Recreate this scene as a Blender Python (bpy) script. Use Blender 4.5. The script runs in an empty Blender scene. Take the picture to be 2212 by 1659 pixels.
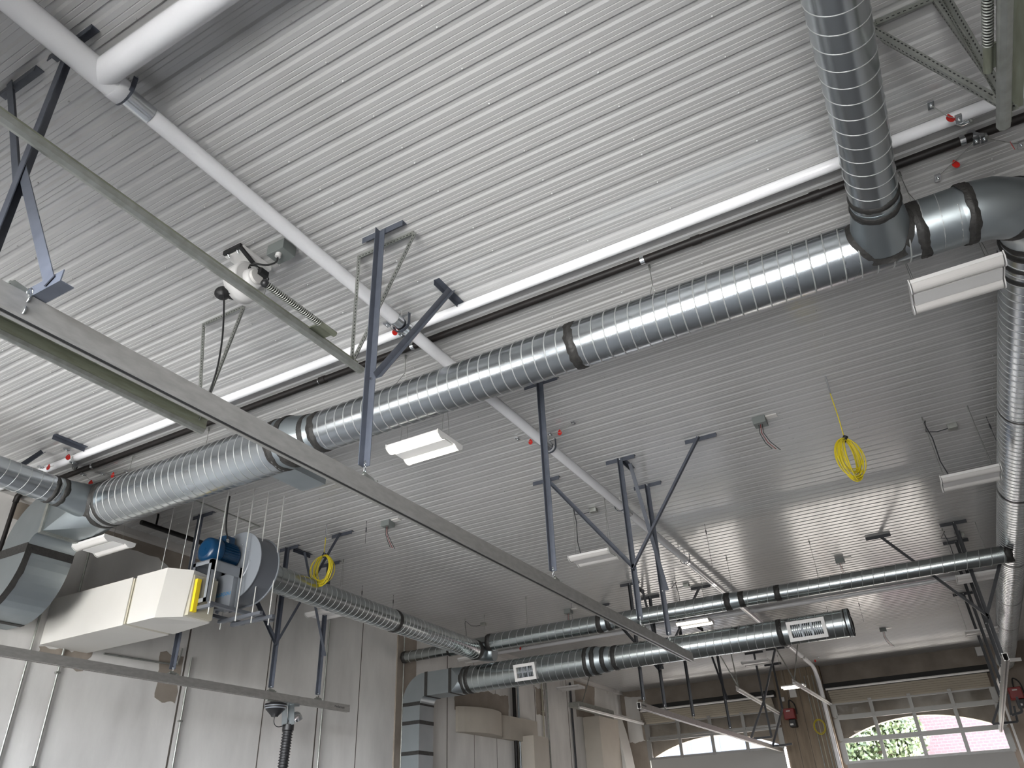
import bpy, math, random
from mathutils import Vector, Matrix, noise
random.seed(7)
PI = math.pi
C = bpy.context.scene.collection
# ------------------------------------------------------------------ camera
# world: X along the ceiling ribs, Y along the hall towards the far doors, Z up; the eye is the origin
F = 1609.009; CX, CY = 1106.0, 829.5
R = Matrix(((0.87141573, 0.48880409, -0.0412939), (-0.28609884, 0.43804867, -0.85220938), (-0.39847469, 0.75444279, 0.52156878)))
RT = R.transposed()
cam = bpy.data.cameras.new('camera'); co = bpy.data.objects.new('camera', cam); C.objects.link(co)
cam.sensor_fit = 'HORIZONTAL'; cam.sensor_width = 36; cam.lens = F/2212*36
rx, ry, rz = R[0], R[1], R[2]
co.matrix_world = Matrix(((rx[0], -ry[0], -rz[0], 0), (rx[1], -ry[1], -rz[1], 0), (rx[2], -ry[2], -rz[2], 0), (0, 0, 0, 1)))
cam.clip_start = .05; cam.clip_end = 300
bpy.context.scene.camera = co
sc = bpy.context.scene
sc.view_settings.view_transform = 'Standard'; sc.view_settings.look = 'None'; sc.view_settings.gamma = 1
sc.view_settings.exposure = -0.08
sc.cycles.use_denoising = True
sc.cycles.max_bounces = 8; sc.cycles.diffuse_bounces = 4; sc.cycles.glossy_bounces = 4; sc.cycles.transparent_max_bounces = 12
sc.cycles.sample_clamp_indirect = 6; sc.cycles.caustics_reflective = False; sc.cycles.caustics_refractive = False
# ------------------------------------------------------------------ daylight
w = bpy.data.worlds.new('World'); sc.world = w; w.use_nodes = True
nt = w.node_tree; nt.nodes.clear()
wo = nt.nodes.new('ShaderNodeOutputWorld'); bg = nt.nodes.new('ShaderNodeBackground')
tc = nt.nodes.new('ShaderNodeTexCoord'); sx = nt.nodes.new('ShaderNodeSeparateXYZ'); cr = nt.nodes.new('ShaderNodeValToRGB')
mr = nt.nodes.new('ShaderNodeMapRange'); mr.inputs[1].default_value = -1; mr.inputs[2].default_value = 1
nt.links.new(tc.outputs['Generated'], sx.inputs[0]); nt.links.new(sx.outputs['Z'], mr.inputs[0]); nt.links.new(mr.outputs[0], cr.inputs[0]); mr3 = nt.nodes.new('ShaderNodeMapRange'); mr3.inputs[1].default_value = -.7; mr3.inputs[2].default_value = .7; mr3.inputs[3].default_value = .2; mr3.inputs[4].default_value = 2.3; nt.links.new(sx.outputs['X'], mr3.inputs[0])
mu3 = nt.nodes.new('ShaderNodeMath'); mu3.operation = 'MULTIPLY'; mu3.inputs[1].default_value = 48.0; nt.links.new(mr3.outputs[0], mu3.inputs[0]); nt.links.new(mu3.outputs[0], bg.inputs[1])
nt.links.new(cr.outputs[0], bg.inputs[0])
e = cr.color_ramp.elements
e[0].position = 0.0; e[0].color = (.62, .61, .60, 1)
e[1].position = 1.0; e[1].color = (.62, .76, 1, 1)
a = e.new(.22); a.color = (.62, .61, .60, 1)
a = e.new(.42); a.color = (.30, .29, .28, 1)
a = e.new(.49); a.color = (.38, .37, .36, 1)
a = e.new(.51); a.color = (.95, .96, 1, 1)
# bg: sunlit side, behind the camera
bg2 = nt.nodes.new('ShaderNodeBackground'); bg2.inputs[1].default_value = 14.0      # shaded side, beyond the far doors
wm = nt.nodes.new('ShaderNodeMixRGB'); wm.blend_type = 'MULTIPLY'; wm.inputs[0].default_value = 1; wm.inputs[2].default_value = (1.06, .98, .92, 1); nt.links.new(cr.outputs[0], wm.inputs[1]); nt.links.new(wm.outputs[0], bg2.inputs[0])
mr2 = nt.nodes.new('ShaderNodeMapRange'); mr2.inputs[1].default_value = -.3; mr2.inputs[2].default_value = .3; nt.links.new(sx.outputs['Y'], mr2.inputs[0])
mxw = nt.nodes.new('ShaderNodeMixShader'); nt.links.new(mr2.outputs[0], mxw.inputs[0]); nt.links.new(bg.outputs[0], mxw.inputs[1]); nt.links.new(bg2.outputs[0], mxw.inputs[2])
nt.links.new(mxw.outputs[0], wo.inputs[0])

H = 4.2            # ceiling above the eye
FL = -1.6          # floor
XL, XR, YB, YF = -10.12, 2.15, -1.3, 26.0
P = .158           # rib pitch

def portal(name, x0, x1, z0, z1, y, sgn):
    l = bpy.data.lights.new(name, 'AREA'); l.shape = 'RECTANGLE'; l.size = x1-x0; l.size_y = z1-z0
    l.cycles.is_portal = True
    o = bpy.data.objects.new(name, l); C.objects.link(o); o.location = ((x0+x1)/2, y, (z0+z1)/2)
    o.rotation_euler = (PI/2*(1 if sgn > 0 else -1), 0, 0)   # -Z axis looks into the hall
    o['kind'] = 'structure'
DOORS = [(-3.27, .95), (-9.2, -4.93)]
portal('daylight_portal_front', -3.27, .95, -1.55, 2.6, YF+.3, -1)
portal('daylight_portal_front', -9.2, -4.93, -1.55, 2.6, YF+.3, -1)
portal('daylight_portal_back', -3.27, 1.0, -1.5, 2.6, YB-.3, 1)
portal('daylight_portal_back', -9.2, -4.93, -1.5, 2.6, YB-.3, 1)

def at(px, py, x=None, y=None, z=None):
    """point of the hall seen at a pixel, one coordinate known"""
    v = RT @ Vector((px-CX, py-CY, F))
    k = z/v.z if z is not None else (y/v.y if y is not None else x/v.x)
    return v*k

# ------------------------------------------------------------------ materials
def mat(name, col, rough=.5, metal=0, spec=.5, noise_s=0, col2=None, bump=0, bump_s=20, emit=None, coat=0, stretch=None, rough2=None, detail=6):
    m = bpy.data.materials.new(name); m.use_nodes = True; n = m.node_tree; b = n.nodes['Principled BSDF']
    b.inputs['Base Color'].default_value = (*col, 1); b.inputs['Roughness'].default_value = rough; b.inputs['Metallic'].default_value = metal
    b.inputs['Specular IOR Level'].default_value = spec; b.inputs['Coat Weight'].default_value = coat
    if emit: b.inputs['Emission Color'].default_value = (*emit[0], 1); b.inputs['Emission Strength'].default_value = emit[1]
    if noise_s or bump:
        t = n.nodes.new('ShaderNodeTexCoord'); mp = n.nodes.new('ShaderNodeMapping'); n.links.new(t.outputs['Object'], mp.inputs[0])
        if stretch: mp.inputs['Scale'].default_value = stretch
    if noise_s:
        q = n.nodes.new('ShaderNodeTexNoise'); q.inputs['Scale'].default_value = noise_s; q.inputs['Detail'].default_value = detail; n.links.new(mp.outputs[0], q.inputs[0])
        r = n.nodes.new('ShaderNodeValToRGB'); r.color_ramp.elements[0].position = .3; r.color_ramp.elements[1].position = .7
        r.color_ramp.elements[0].color = (*col, 1); r.color_ramp.elements[1].color = (*(col2 or col), 1)
        n.links.new(q.outputs[0], r.inputs[0]); n.links.new(r.outputs[0], b.inputs['Base Color'])
        if rough2 is not None:
            k = n.nodes.new('ShaderNodeMapRange'); k.inputs[1].default_value = .3; k.inputs[2].default_value = .7; k.inputs[3].default_value = rough; k.inputs[4].default_value = rough2
            n.links.new(q.outputs[0], k.inputs[0]); n.links.new(k.outputs[0], b.inputs['Roughness'])
    if bump:
        q2 = n.nodes.new('ShaderNodeTexNoise'); q2.inputs['Scale'].default_value = bump_s; q2.inputs['Detail'].default_value = 3; n.links.new(mp.outputs[0], q2.inputs[0])
        bp = n.nodes.new('ShaderNodeBump'); bp.inputs['Strength'].default_value = bump; bp.inputs['Distance'].default_value = .01
        n.links.new(q2.outputs[0], bp.inputs['Height']); n.links.new(bp.outputs[0], b.inputs['Normal'])
    return m
M = {}
M['ceil'] = mat('ceiling_sheet', (.47, .466, .46), .5, spec=.3, coat=1, noise_s=1.5, col2=(.445, .44, .435), stretch=(.2, 6, 1))
cb_ = M['ceil'].node_tree.nodes['Principled BSDF']; cb_.inputs['Coat Roughness'].default_value = .17; cb_.inputs['Coat IOR'].default_value = 1.85
M['pvc'] = mat('white_pipe_jacket', (.80, .80, .82), .13, noise_s=3, col2=(.76, .76, .78))
M['black'] = mat('black_iron', (.007, .006, .006), .5, spec=.3, noise_s=8, col2=(.013, .010, .009))
M['galv2'] = mat('galvanised_spiral_darkened', (.43, .46, .46), .24, 1, noise_s=3, col2=(.39, .42, .42), rough2=.27, bump=.003, bump_s=5, detail=2)  # darker copy for far ducts; reflected dark hall is put into the colour
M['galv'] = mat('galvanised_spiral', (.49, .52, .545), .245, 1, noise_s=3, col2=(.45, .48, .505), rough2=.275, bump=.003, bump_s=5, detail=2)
M['galvf'] = mat('galvanised_flat', (.42, .46, .48), .36, 1, noise_s=2, col2=(.36, .40, .42), rough2=.46, bump=.005, bump_s=3, detail=2)
M['galvd'] = mat('galvanised_dull', (.40, .41, .39), .45, .8, noise_s=14, col2=(.30, .31, .28))
M['track'] = mat('door_track_steel', (.33, .35, .28), .5, .75, noise_s=9, col2=(.25, .26, .20), stretch=(4, .6, 4))
M['rail'] = mat('aluminium_rail', (.50, .49, .47), .42, .8, noise_s=10, col2=(.40, .39, .37), stretch=(3, 1, 3))
M['zinc'] = mat('bright_zinc', (.70, .72, .74), .25, 1)
M['seam'] = mat('galvanised_seam', (.42, .43, .43), .45, .5)
M['rod'] = mat('plated_rod', (.62, .62, .60), .45, .3)
M['hole'] = mat('hole_shadow', (.02, .02, .02), .9)
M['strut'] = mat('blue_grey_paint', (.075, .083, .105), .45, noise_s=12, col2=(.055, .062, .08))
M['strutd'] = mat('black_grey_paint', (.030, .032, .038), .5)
M['mastic'] = mat('duct_mastic', (.013, .0125, .012), .6, noise_s=25, col2=(.030, .028, .026), bump=.6, bump_s=40)
M['paintcon'] = mat('painted_concrete', (.74, .725, .70), .75, noise_s=2.2, col2=(.58, .565, .545), bump=.15, bump_s=30, stretch=(1, 1, .35))
M['barecon'] = mat('bare_concrete', (.33, .285, .24), .8, noise_s=2.2, col2=(.23, .195, .165), bump=.25, bump_s=16)
M['barecon2'] = mat('bare_column_concrete', (.30, .24, .175), .8, noise_s=3, col2=(.21, .165, .12), bump=.25, bump_s=20, stretch=(4, 4, .5))
M['joint'] = mat('panel_joint', (.10, .085, .075), .9)
M['floor'] = mat('concrete_floor', (.27, .26, .25), .22, spec=.8, noise_s=1, col2=(.22, .21, .20))
M['trim'] = mat('white_metal_trim', (.55, .53, .51), .45)
M['wrap'] = mat('duct_board_wrap', (.60, .585, .555), .6, noise_s=2, col2=(.57, .555, .52))
M['wrapd'] = mat('wrap_edge_board', (.45, .42, .33), .7)
M['beige'] = mat('beige_enclosure', (.47, .43, .37), .6, noise_s=3, col2=(.44, .40, .345))
M['white'] = mat('white_enamel', (.72, .71, .70), .35)
M['lens'] = mat('acrylic_lens', (.66, .64, .62), .4)
M['lit'] = mat('lit_lens', (1, .97, .9), .4, emit=((1, .93, .80), 7.0))
M['red'] = mat('red_tag', (.50, .02, .015), .4)
M['redbox'] = mat('red_enamel', (.22, .015, .015), .35)
M['yellow'] = mat('yellow_cable', (.62, .50, .02), .45)
M['yellowp'] = mat('yellow_band', (.85, .62, .02), .4)
M['rubber'] = mat('black_rubber', (.012, .012, .013), .45)
M['motor'] = mat('blue_motor_paint', (.004, .035, .09), .28)
M['fan'] = mat('grey_fan_paint', (.27, .29, .32), .35, .2)
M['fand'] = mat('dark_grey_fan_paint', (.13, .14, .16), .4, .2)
M['door'] = mat('white_door_panel', (.36, .35, .33), .5)
M['ribpan'] = mat('beige_ribbed_door_panel', (.32, .285, .23), .5)
M['alu'] = mat('door_aluminium', (.26, .255, .245), .45, .5)
M['jbox'] = mat('grey_box_paint', (.16, .175, .17), .5)
M['decal'] = mat('blue_lettering', (.01, .22, .50), .4)
M['ink'] = mat('dark_lettering', (.05, .05, .05), .5)
M['brick'] = mat('brick_wall', (.45, .13, .11), .9)
M['leaf'] = mat('tree_leaf', (.034, .042, .009), .6, noise_s=6, col2=(.018, .030, .007))
M['bark'] = mat('tree_bark', (.10, .07, .05), .9)
M['stucco'] = mat('arch_stucco', (.42, .37, .29), .8, noise_s=5, col2=(.36, .31, .24))
M['pale'] = mat('pale_siding', (.022, .027, .038), .8)
# brick courses
def brickify(m, c1, c2, mortar, s):
    n = m.node_tree; b = n.nodes['Principled BSDF']; t = n.nodes.new('ShaderNodeTexCoord'); mp = n.nodes.new('ShaderNodeMapping'); mp.inputs['Rotation'].default_value = (PI/2, 0, 0)
    k = n.nodes.new('ShaderNodeTexBrick'); k.inputs['Color1'].default_value = (*c1, 1); k.inputs['Color2'].default_value = (*c2, 1); k.inputs['Mortar'].default_value = (*mortar, 1)
    k.inputs['Scale'].default_value = s; k.inputs['Mortar Size'].default_value = .03
    n.links.new(t.outputs['Object'], mp.inputs[0]); n.links.new(mp.outputs[0], k.inputs[0]); n.links.new(k.outputs[0], b.inputs['Base Color'])
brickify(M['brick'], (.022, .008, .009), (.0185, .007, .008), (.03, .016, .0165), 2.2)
def glass():
    m = bpy.data.materials.new('door_glass'); m.use_nodes = True; n = m.node_tree; n.nodes.clear()
    o = n.nodes.new('ShaderNodeOutputMaterial'); mx = n.nodes.new('ShaderNodeMixShader'); t = n.nodes.new('ShaderNodeBsdfTransparent'); g = n.nodes.new('ShaderNodeBsdfGlossy')
    f = n.nodes.new('ShaderNodeFresnel'); f.inputs[0].default_value = 1.5; g.inputs['Roughness'].default_value = .02
    t.inputs[0].default_value = (.93, .95, .95, 1)
    n.links.new(f.outputs[0], mx.inputs[0]); n.links.new(t.outputs[0], mx.inputs[1]); n.links.new(g.outputs[0], mx.inputs[2]); n.links.new(mx.outputs[0], o.inputs[0]); return m
M['glass'] = glass()

# ------------------------------------------------------------------ mesh helpers
def V(*a): return Vector(a)
def frame(d):
    d = d.normalized(); u = Vector((0, 0, 1)) if abs(d.z) < .95 else Vector((1, 0, 0))
    s = d.cross(u).normalized(); return d, s, s.cross(d).normalized()
class MB:
    def __init__(s): s.v = []; s.f = []; s.m = []; s.s = []
    def poly(s, pts, m=0, sm=False):
        k = len(s.v); s.v += [Vector(p) for p in pts]; s.f.append(tuple(range(k, k+len(pts)))); s.m.append(m); s.s.append(sm); return s
    def box(s, x0, x1, y0, y1, z0, z1, m=0):
        p = [V(x, y, z) for z in (z0, z1) for y in (y0, y1) for x in (x0, x1)]; k = len(s.v); s.v += p
        for q in ((0, 2, 3, 1), (4, 5, 7, 6), (0, 1, 5, 4), (2, 6, 7, 3), (0, 4, 6, 2), (1, 3, 7, 5)): s.f.append(tuple(k+i for i in q)); s.m.append(m); s.s.append(False)
        return s
    def prism(s, loop, d, m=0, sm=False, m_side=None):
        """closed loop of points pushed along d"""
        d = Vector(d); k = k0_ = len(s.v); n = len(loop); s.v += [Vector(p) for p in loop]+[Vector(p)+d for p in loop]
        if sm: k = len(s.v); s.v += [p.copy() for p in s.v[k0_:k0_+2*n]]
        s.f += [tuple(range(k+n-1, k-1, -1)), tuple(range(k+n, k+2*n))]; s.m += [m, m]; s.s += [False, False]
        k = k0_
        for i in range(n): j = (i+1) % n; s.f.append((k+i, k+j, k+n+j, k+n+i)); s.m.append(m if m_side is None else m_side); s.s.append(sm)
        return s
    def bar(s, a, b, w, h, up=None, m=0):
        a = Vector(a); b = Vector(b); d, u, v = frame(b-a)
        if up is not None: v = (Vector(up)-d*d.dot(Vector(up))).normalized(); u = d.cross(v)
        loop = [a+u*x*w/2+v*y*h/2 for x, y in ((-1, -1), (1, -1), (1, 1), (-1, 1))]
        return s.prism(loop, b-a, m)
    def ell(s, a, b, w, t, u, v, m=0):
        """angle iron from a to b, legs along u and v"""
        a = Vector(a); b = Vector(b); d = (b-a).normalized()
        u = Vector(u); u = (u-d*d.dot(u)).normalized(); v = Vector(v); v = (v-d*d.dot(v)); v = (v-u*u.dot(v)).normalized()
        loop = [a, a+u*w, a+u*w+v*t, a+u*t+v*t, a+u*t+v*w, a+v*w]
        return s.prism(loop, b-a, m)
    def tube(s, pts, r, n=12, m=0, caps=True, sm=True, closed=False, ref=None):
        pts = [Vector(p) for p in pts]; k0 = len(s.v); N = len(pts); rs = r if isinstance(r, (list, tuple)) else [r]*N
        prev = None
        for i, p in enumerate(pts):
            if closed: t = pts[(i+1) % N]-pts[i-1]
            else: t = pts[min(i+1, N-1)]-pts[max(i-1, 0)]
            t.normalize()
            if prev is None:
                u = Vector(ref) if ref is not None else frame(t)[1]
            else: u = prev
            u = (u-t*t.dot(u)).normalized(); prev = u; v = t.cross(u)
            s.v += [p+(u*math.cos(2*PI*j/n)+v*math.sin(2*PI*j/n))*rs[i] for j in range(n)]
        for i in range(N if closed else N-1):
            a = k0+i*n; b = k0+((i+1) % N)*n
            for j in range(n): q = (j+1) % n; s.f.append((a+j, a+q, b+q, b+j)); s.m.append(m); s.s.append(sm)
        if caps and not closed:
            k1 = len(s.v); s.v += [s.v[k0+j].copy() for j in range(n)]+[s.v[k0+(N-1)*n+j].copy() for j in range(n)]
            s.f += [tuple(k1+j for j in range(n-1, -1, -1)), tuple(k1+n+j for j in range(n))]; s.m += [m, m]; s.s += [False, False]
        return s
    def ball(s, c, r, m=0, n=8):
        c = Vector(c); return s.tube([c+V(0, 0, -r*math.cos(PI*i/n)) for i in range(n+1)], [max(r*math.sin(PI*i/n), 1e-4) for i in range(n+1)], n, m)
    def helix(s, a, b, R_, pitch, r, m=0, seg=20, n=4, ph=0):
        a = Vector(a); b = Vector(b); L = (b-a).length; d, u, v = frame(b-a); N = int(L/pitch*seg)
        s.tube([a+d*(L*i/N)+(u*math.cos(2*PI*i/seg+ph)+v*math.sin(2*PI*i/seg+ph))*R_ for i in range(N+1)], r, n, m, ref=d)
        return s
    def band(s, c, d, R_, wd, jag=.25, m=0, seg=48, t=.004, seed=0):
        """mastic band with ragged edges round a duct"""
        c = Vector(c); d, u, v = frame(Vector(d)); k = len(s.v)
        for i in range(seg):
            a = 2*PI*i/seg; e = u*math.cos(a)+v*math.sin(a)
            n1 = noise.noise(V(math.cos(a)*2.2, math.sin(a)*2.2, seed*7.3))+.5*noise.noise(V(math.cos(a)*7, math.sin(a)*7, seed*3.1)); n2 = noise.noise(V(math.cos(a)*2.2, math.sin(a)*2.2, seed*7.3+40))+.5*noise.noise(V(math.cos(a)*7, math.sin(a)*7, seed*3.1+9))
            w0 = -wd/2*(1+jag*n1*2); w1 = wd/2*(1+jag*n2*2)
            s.v += [c+d*w0+e*(R_-.002), c+d*(w0+.004)+e*(R_+t), c+d*(w0*.2+w1*.0)+e*(R_+t*1.0), c+e*(R_+t*2.0), c+d*(w1*.2)+e*(R_+t), c+d*(w1-.004)+e*(R_+t), c+d*w1+e*(R_-.002)]
        for i in range(seg):
            a = k+i*7; b = k+((i+1) % seg)*7
            for j in range(6): s.f.append((a+j, b+j, b+j+1, a+j+1)); s.m.append(m); s.s.append(True)
        return s
    def build(s, name, mats, parent=None, bevel=0):
        me = bpy.data.meshes.new(name); off = parent_loc(parent)
        me.from_pydata([tuple(p-off) for p in s.v], [], s.f)
        if not isinstance(mats, (list, tuple)): mats = [mats]
        for q in mats: me.materials.append(M[q])
        me.polygons.foreach_set('material_index', s.m); me.polygons.foreach_set('use_smooth', s.s); me.validate(); me.update()
        o = bpy.data.objects.new(name, me); C.objects.link(o)
        if parent: o.parent = parent
        if bevel:
            b = o.modifiers.new('bevel', 'BEVEL'); b.width = bevel; b.segments = 2; b.limit_method = 'ANGLE'
        return o
LOC = {}
def parent_loc(p):
    v = Vector((0, 0, 0))
    while p is not None: v = v+LOC.get(p.name, Vector((0, 0, 0))); p = p.parent
    return v
def thing(name, label, cat, loc, group=None):
    o = bpy.data.objects.new(name, None); C.objects.link(o); o.empty_display_size = .1; o.location = loc; LOC[o.name] = Vector(loc)
    o['label'] = label; o['category'] = cat
    if group: o['group'] = group
    return o
def tag(o, label, cat, group=None):
    o['label'] = label; o['category'] = cat
    if group: o['group'] = group
    return o
def struct(o): o['kind'] = 'structure'; return o
def copy_tree(o, parent=None):
    c = o.copy(); C.objects.link(c)
    if parent: c.parent = parent
    for ch in list(o.children): copy_tree(ch, c)
    return c

# ------------------------------------------------------------------ ceiling with recessed ribs
m = MB(); y = YB
prof = []   # (y, z) profile: flat pans with small beads, grooves recessed upwards
k0 = int((YB-.0)/P)-1
ph = .6963*H - .158*18   # rib phase measured near the camera
k = 0
y0 = ph - .158*40
while y0 < YF+.2:
    # groove bright wall (facing -Y) ends at y0 ; groove spans y0-.052 .. y0
    prof += [(y0-.056, 0), (y0-.052, .0085), (y0-.017, .0085), (y0, 0)]
    prof += [(y0+.030, 0), (y0+.0345, .0028), (y0+.039, 0), (y0+.064, 0), (y0+.0685, .0028), (y0+.073, 0)]
    y0 += P
prof = [(a, H+b) for a, b in prof if YB-.3 < a < YF+.35]
x0, x1 = XL-.1, XR+.1
kk = len(m.v)
for a, b in prof: m.v += [V(x0, a, b), V(x1, a, b)]
for i in range(len(prof)-1):
    m.f.append((kk+2*i, kk+2*i+1, kk+2*i+3, kk+2*i+2)); m.m.append(0); m.s.append(False)
# screw heads in rows under the purlins
gy0 = ph - .158*40
for xr in [-10.0, -9.3, -8.5, -7.8, -7.0, -6.25, -5.5, -4.72, -3.9, -3.05, -2.3, -1.58, -.85, -.1, .65, 1.4]:
    j = 0; yy = gy0+.158*34
    while yy < 11:
        j += 1; yy += P*(1 if j % 3 == 0 else 2)
        if yy > YF: break
        c = V(xr+random.uniform(-.012, .012), yy-.075+.012, H)
        m.tube([c+V(0, 0, .001), c+V(0, 0, -.004), c+V(0, 0, -.007)], [.008, .007, .003], 6, 0)
m.box(XL-.1, XR+.1, YB-.3, YF+.4, H+.03, H+.10, 0)
struct(m.build('ceiling', ['ceil']))

# ------------------------------------------------------------------ walls and floor
struct(MB().box(XL-.2, XR+.2, YB-.3, YF+.4, FL-.1, FL).build('floor', 'floor'))
def jag_patch(mb, pts, n, amp, seed, m=0, side=.003):
    """ragged patch of other surface lying on a wall at constant x or y, pts is the outline"""
    out = []; L = len(pts)
    for i in range(L):
        a = Vector(pts[i]); b = Vector(pts[(i+1) % L])
        for j in range(n):
            t = j/n; p = a.lerp(b, t); q = noise.noise(V(p.x*9+seed, p.y*9, p.z*9))*amp
            d = (b-a).normalized(); out.append(p+V(0, d.z, -d.y)*q if abs(d.x) < .5 else p+V(0, 0, 1)*q)
    mb.poly(out, m)
wl = MB(); wl.box(XL-.2, XL, YB-.3, YF+.4, FL, H+.02, 0)
e_ = .0025
for yy, wd in ((2.4, .02), (5.2, .015), (8.02, .03), (9.72, .02), (11.02, .03), (12.15, .02), (15.25, .03), (16.4, .015), (17.45, .015), (19.6, .03), (20.2, .02), (21.7, .03), (23.4, .02), (24.9, .02)):
    wl.box(XL, XL+e_, yy-wd/2, yy+wd/2, FL, H, 1)
for seed, (loop, n_) in enumerate([
    ([(XL+.003, 4.9, H), (XL+.003, 4.9, 3.85), (XL+.003, 7.2, 3.95), (XL+.003, 7.9, 3.6), (XL+.003, 8.6, 3.7), (XL+.003, 8.6, H)], 12),
    ([(XL+.003, 5.75, 2.38), (XL+.003, 5.78, 2.22), (XL+.003, 6.4, 2.18), (XL+.003, 6.5, 2.42)], 10),
    ([(XL+.003, 7.55, 2.6), (XL+.003, 7.6, 1.95), (XL+.003, 7.98, 1.93), (XL+.003, 7.98, 2.6)], 8),
    ([(XL+.003, 15.55, 3.35), (XL+.003, 15.55, 2.63), (XL+.003, 18.1, 2.6), (XL+.003, 18.1, 3.2), (XL+.003, 17.2, 3.15), (XL+.003, 16.7, 3.4)], 14),
    ([(XL+.003, 22.3, H), (XL+.003, 22.3, 3.1), (XL+.003, 23.6, 3.1), (XL+.003, 23.9, H)], 10),
    ([(XL+.003, 19.65, 3.6), (XL+.003, 19.65, 2.9), (XL+.003, 20.15, 2.9), (XL+.003, 20.15, 3.6)], 8)]):
    jag_patch(wl, loop, n_, .05, seed, 2)
struct(wl.build('wall_left', ['paintcon', 'joint', 'barecon']))
t_ = MB().box(XL, XL+.12, YB, YF, H-.09, H, 0)
struct(t_.build('trim_1', ['trim']))
# concrete pier half way along the left wall
wp = MB().box(XL, XL+.03, 13.30, 13.98, FL, H-.09, 0)
struct(wp.build('trim_2', ['barecon', 'paintcon']))
# right wall : ribbed grey liner
wr = MB(); wr.box(XR, XR+.2, YB-.3, YF+.4, FL, H+.02, 0)
yy = YB
while yy < YF: wr.prism([(XR, yy, FL), (XR-.02, yy+.015, FL), (XR-.02, yy+.06, FL), (XR, yy+.075, FL)], (0, 0, H-FL), 0); yy += .3
struct(wr.build('wall_right', ['trim']))
# end walls with door openings; the far one has segmental arches
def arch_wall(name, y0, y1, arched, mats, sill=FL):
    b = MB(); xs = [XL-.2]
    for d0, d1 in sorted(DOORS): xs += [d0+(d1-d0)*i/24 for i in range(25)]
    xs += [XR+.2]
    def top(x):
        for d0, d1 in DOORS:
            if d0-1e-6 <= x <= d1+1e-6:
                if not arched: return 2.72
                t = (x-(d0+d1)/2)/((d1-d0)/2); Rr = (1+.2**2)/(2*.2)
                return 2.07+.50*(math.sqrt(max(0, Rr*Rr-t*t))-(Rr-.2))/.2
        return None
    for i in range(len(xs)-1):
        a, c = xs[i], xs[i+1]; ta, tc_ = top((a+c)/2 if top((a+c)/2) is None else a), top(c)
        if top((a+c)/2) is None: b.box(a, c, y0, y1, FL, H+.02, 0)
        else: b.prism([(a, y0, top(a)), (c, y0, top(c)), (c, y0, H+.02), (a, y0, H+.02)], (0, y1-y0, 0), 0, m_side=1)
    return b
b = arch_wall('f', YF+.02, YF+.35, True, None)
struct(b.build('wall_front', ['barecon', 'stucco']))
b = arch_wall('b', YB-.25, YB, False, None)
struct(b.build('wall_back', ['barecon', 'barecon']))
# column between the far doors, painted returns in the far left corner
col = MB().box(-4.85, -3.42, YF-.22, YF+.02, FL, H, 0)
for xx in (-4.5, -4.15, -3.8): col.box(xx-.006, xx+.006, YF-.223, YF-.22, FL, H, 1)
struct(col.build('wall_pier_front', ['barecon2', 'joint']))
cn = MB()
jag_patch(cn, [(-9.95, YF+.017, 4.05), (-9.95, YF+.017, 2.6), (-9.35, YF+.017, 2.6), (-9.35, YF+.017, 4.0)], 12, .05, 3, 0)
struct(cn.build('trim_3', ['paintcon']))
cn = MB()
jag_patch(cn, [(XL+.004, 24.0, 4.1), (XL+.004, 24.0, 2.0), (XL+.004, 25.7, 2.0), (XL+.004, 25.7, 4.0)], 12, .05, 3, 0)
struct(cn.build('trim_4', ['paintcon']))

# ------------------------------------------------------------------ sectional doors
def sectional_door(name, x0, x1, yd, rows, solid_top, label_n, into):
    """rows: list of (z0,z1) glass rows; into = +1 when the hall lies at smaller Y"""
    root = bpy.data.objects.new(name, None); C.objects.link(root); root.location = ((x0+x1)/2, yd, FL); LOC[root.name] = Vector(root.location); root['kind'] = 'structure'
    fr = MB(); n = 4; t = .05
    for z0, z1 in rows:
        fr.box(x0, x1, yd, yd+t, z0-.035, z0+.03); fr.box(x0, x1, yd, yd+t, z1-.03, z1+.035)
        for i in range(n+1):
            xx = x0+(x1-x0)*i/n; wd = .075 if i in (0, n) else .05
            fr.box(xx-wd, xx+wd, yd-.004, yd+t, z0, z1)
        for i in range(n+1):   # hinges between the sections
            xx = x0+(x1-x0)*i/n; fr.box(xx-.04, xx+.04, yd-into*.02-.01, yd-into*.02+.01, z0-.05, z0+.03)
    fo = fr.build('door_frame', 'alu', root)
    for z0, z1 in rows:
        for i in range(n):
            a = x0+(x1-x0)*i/n+.05; c = x0+(x1-x0)*(i+1)/n-.05
            MB().poly([(a, yd+t/2, z0+.03), (c, yd+t/2, z0+.03), (c, yd+t/2, z1-.03), (a, yd+t/2, z1-.03)]).build('glass_pane', 'glass', fo)
    so = MB(); rs = sorted(rows); prev = FL
    for z0, z1 in rs:
        if z0-.035-prev > .05: so.box(x0, x1, yd, yd+t, prev+.006, z0-.035)
        prev = z1+.035
    so.build('solid_panel', 'door', root)
    return root
Y_D = 25.72
d1 = sectional_door('door_1', -3.27, .95, Y_D, [(1.5, 2.03), (2.1, 2.65), (2.72, 3.06), (.35, .88), (-.25, .28), (-.85, -.32), (-1.45, -.92)], (FL,), 1, 1)
d2 = sectional_door('door_2', -9.17, -4.95, Y_D, [(2.05, 2.58), (2.66, 3.07), (.82, 1.35), (.22, .75), (-.38, .15), (-.98, -.45), (-1.56, -1.05)], (FL,), 2, 1)
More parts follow.
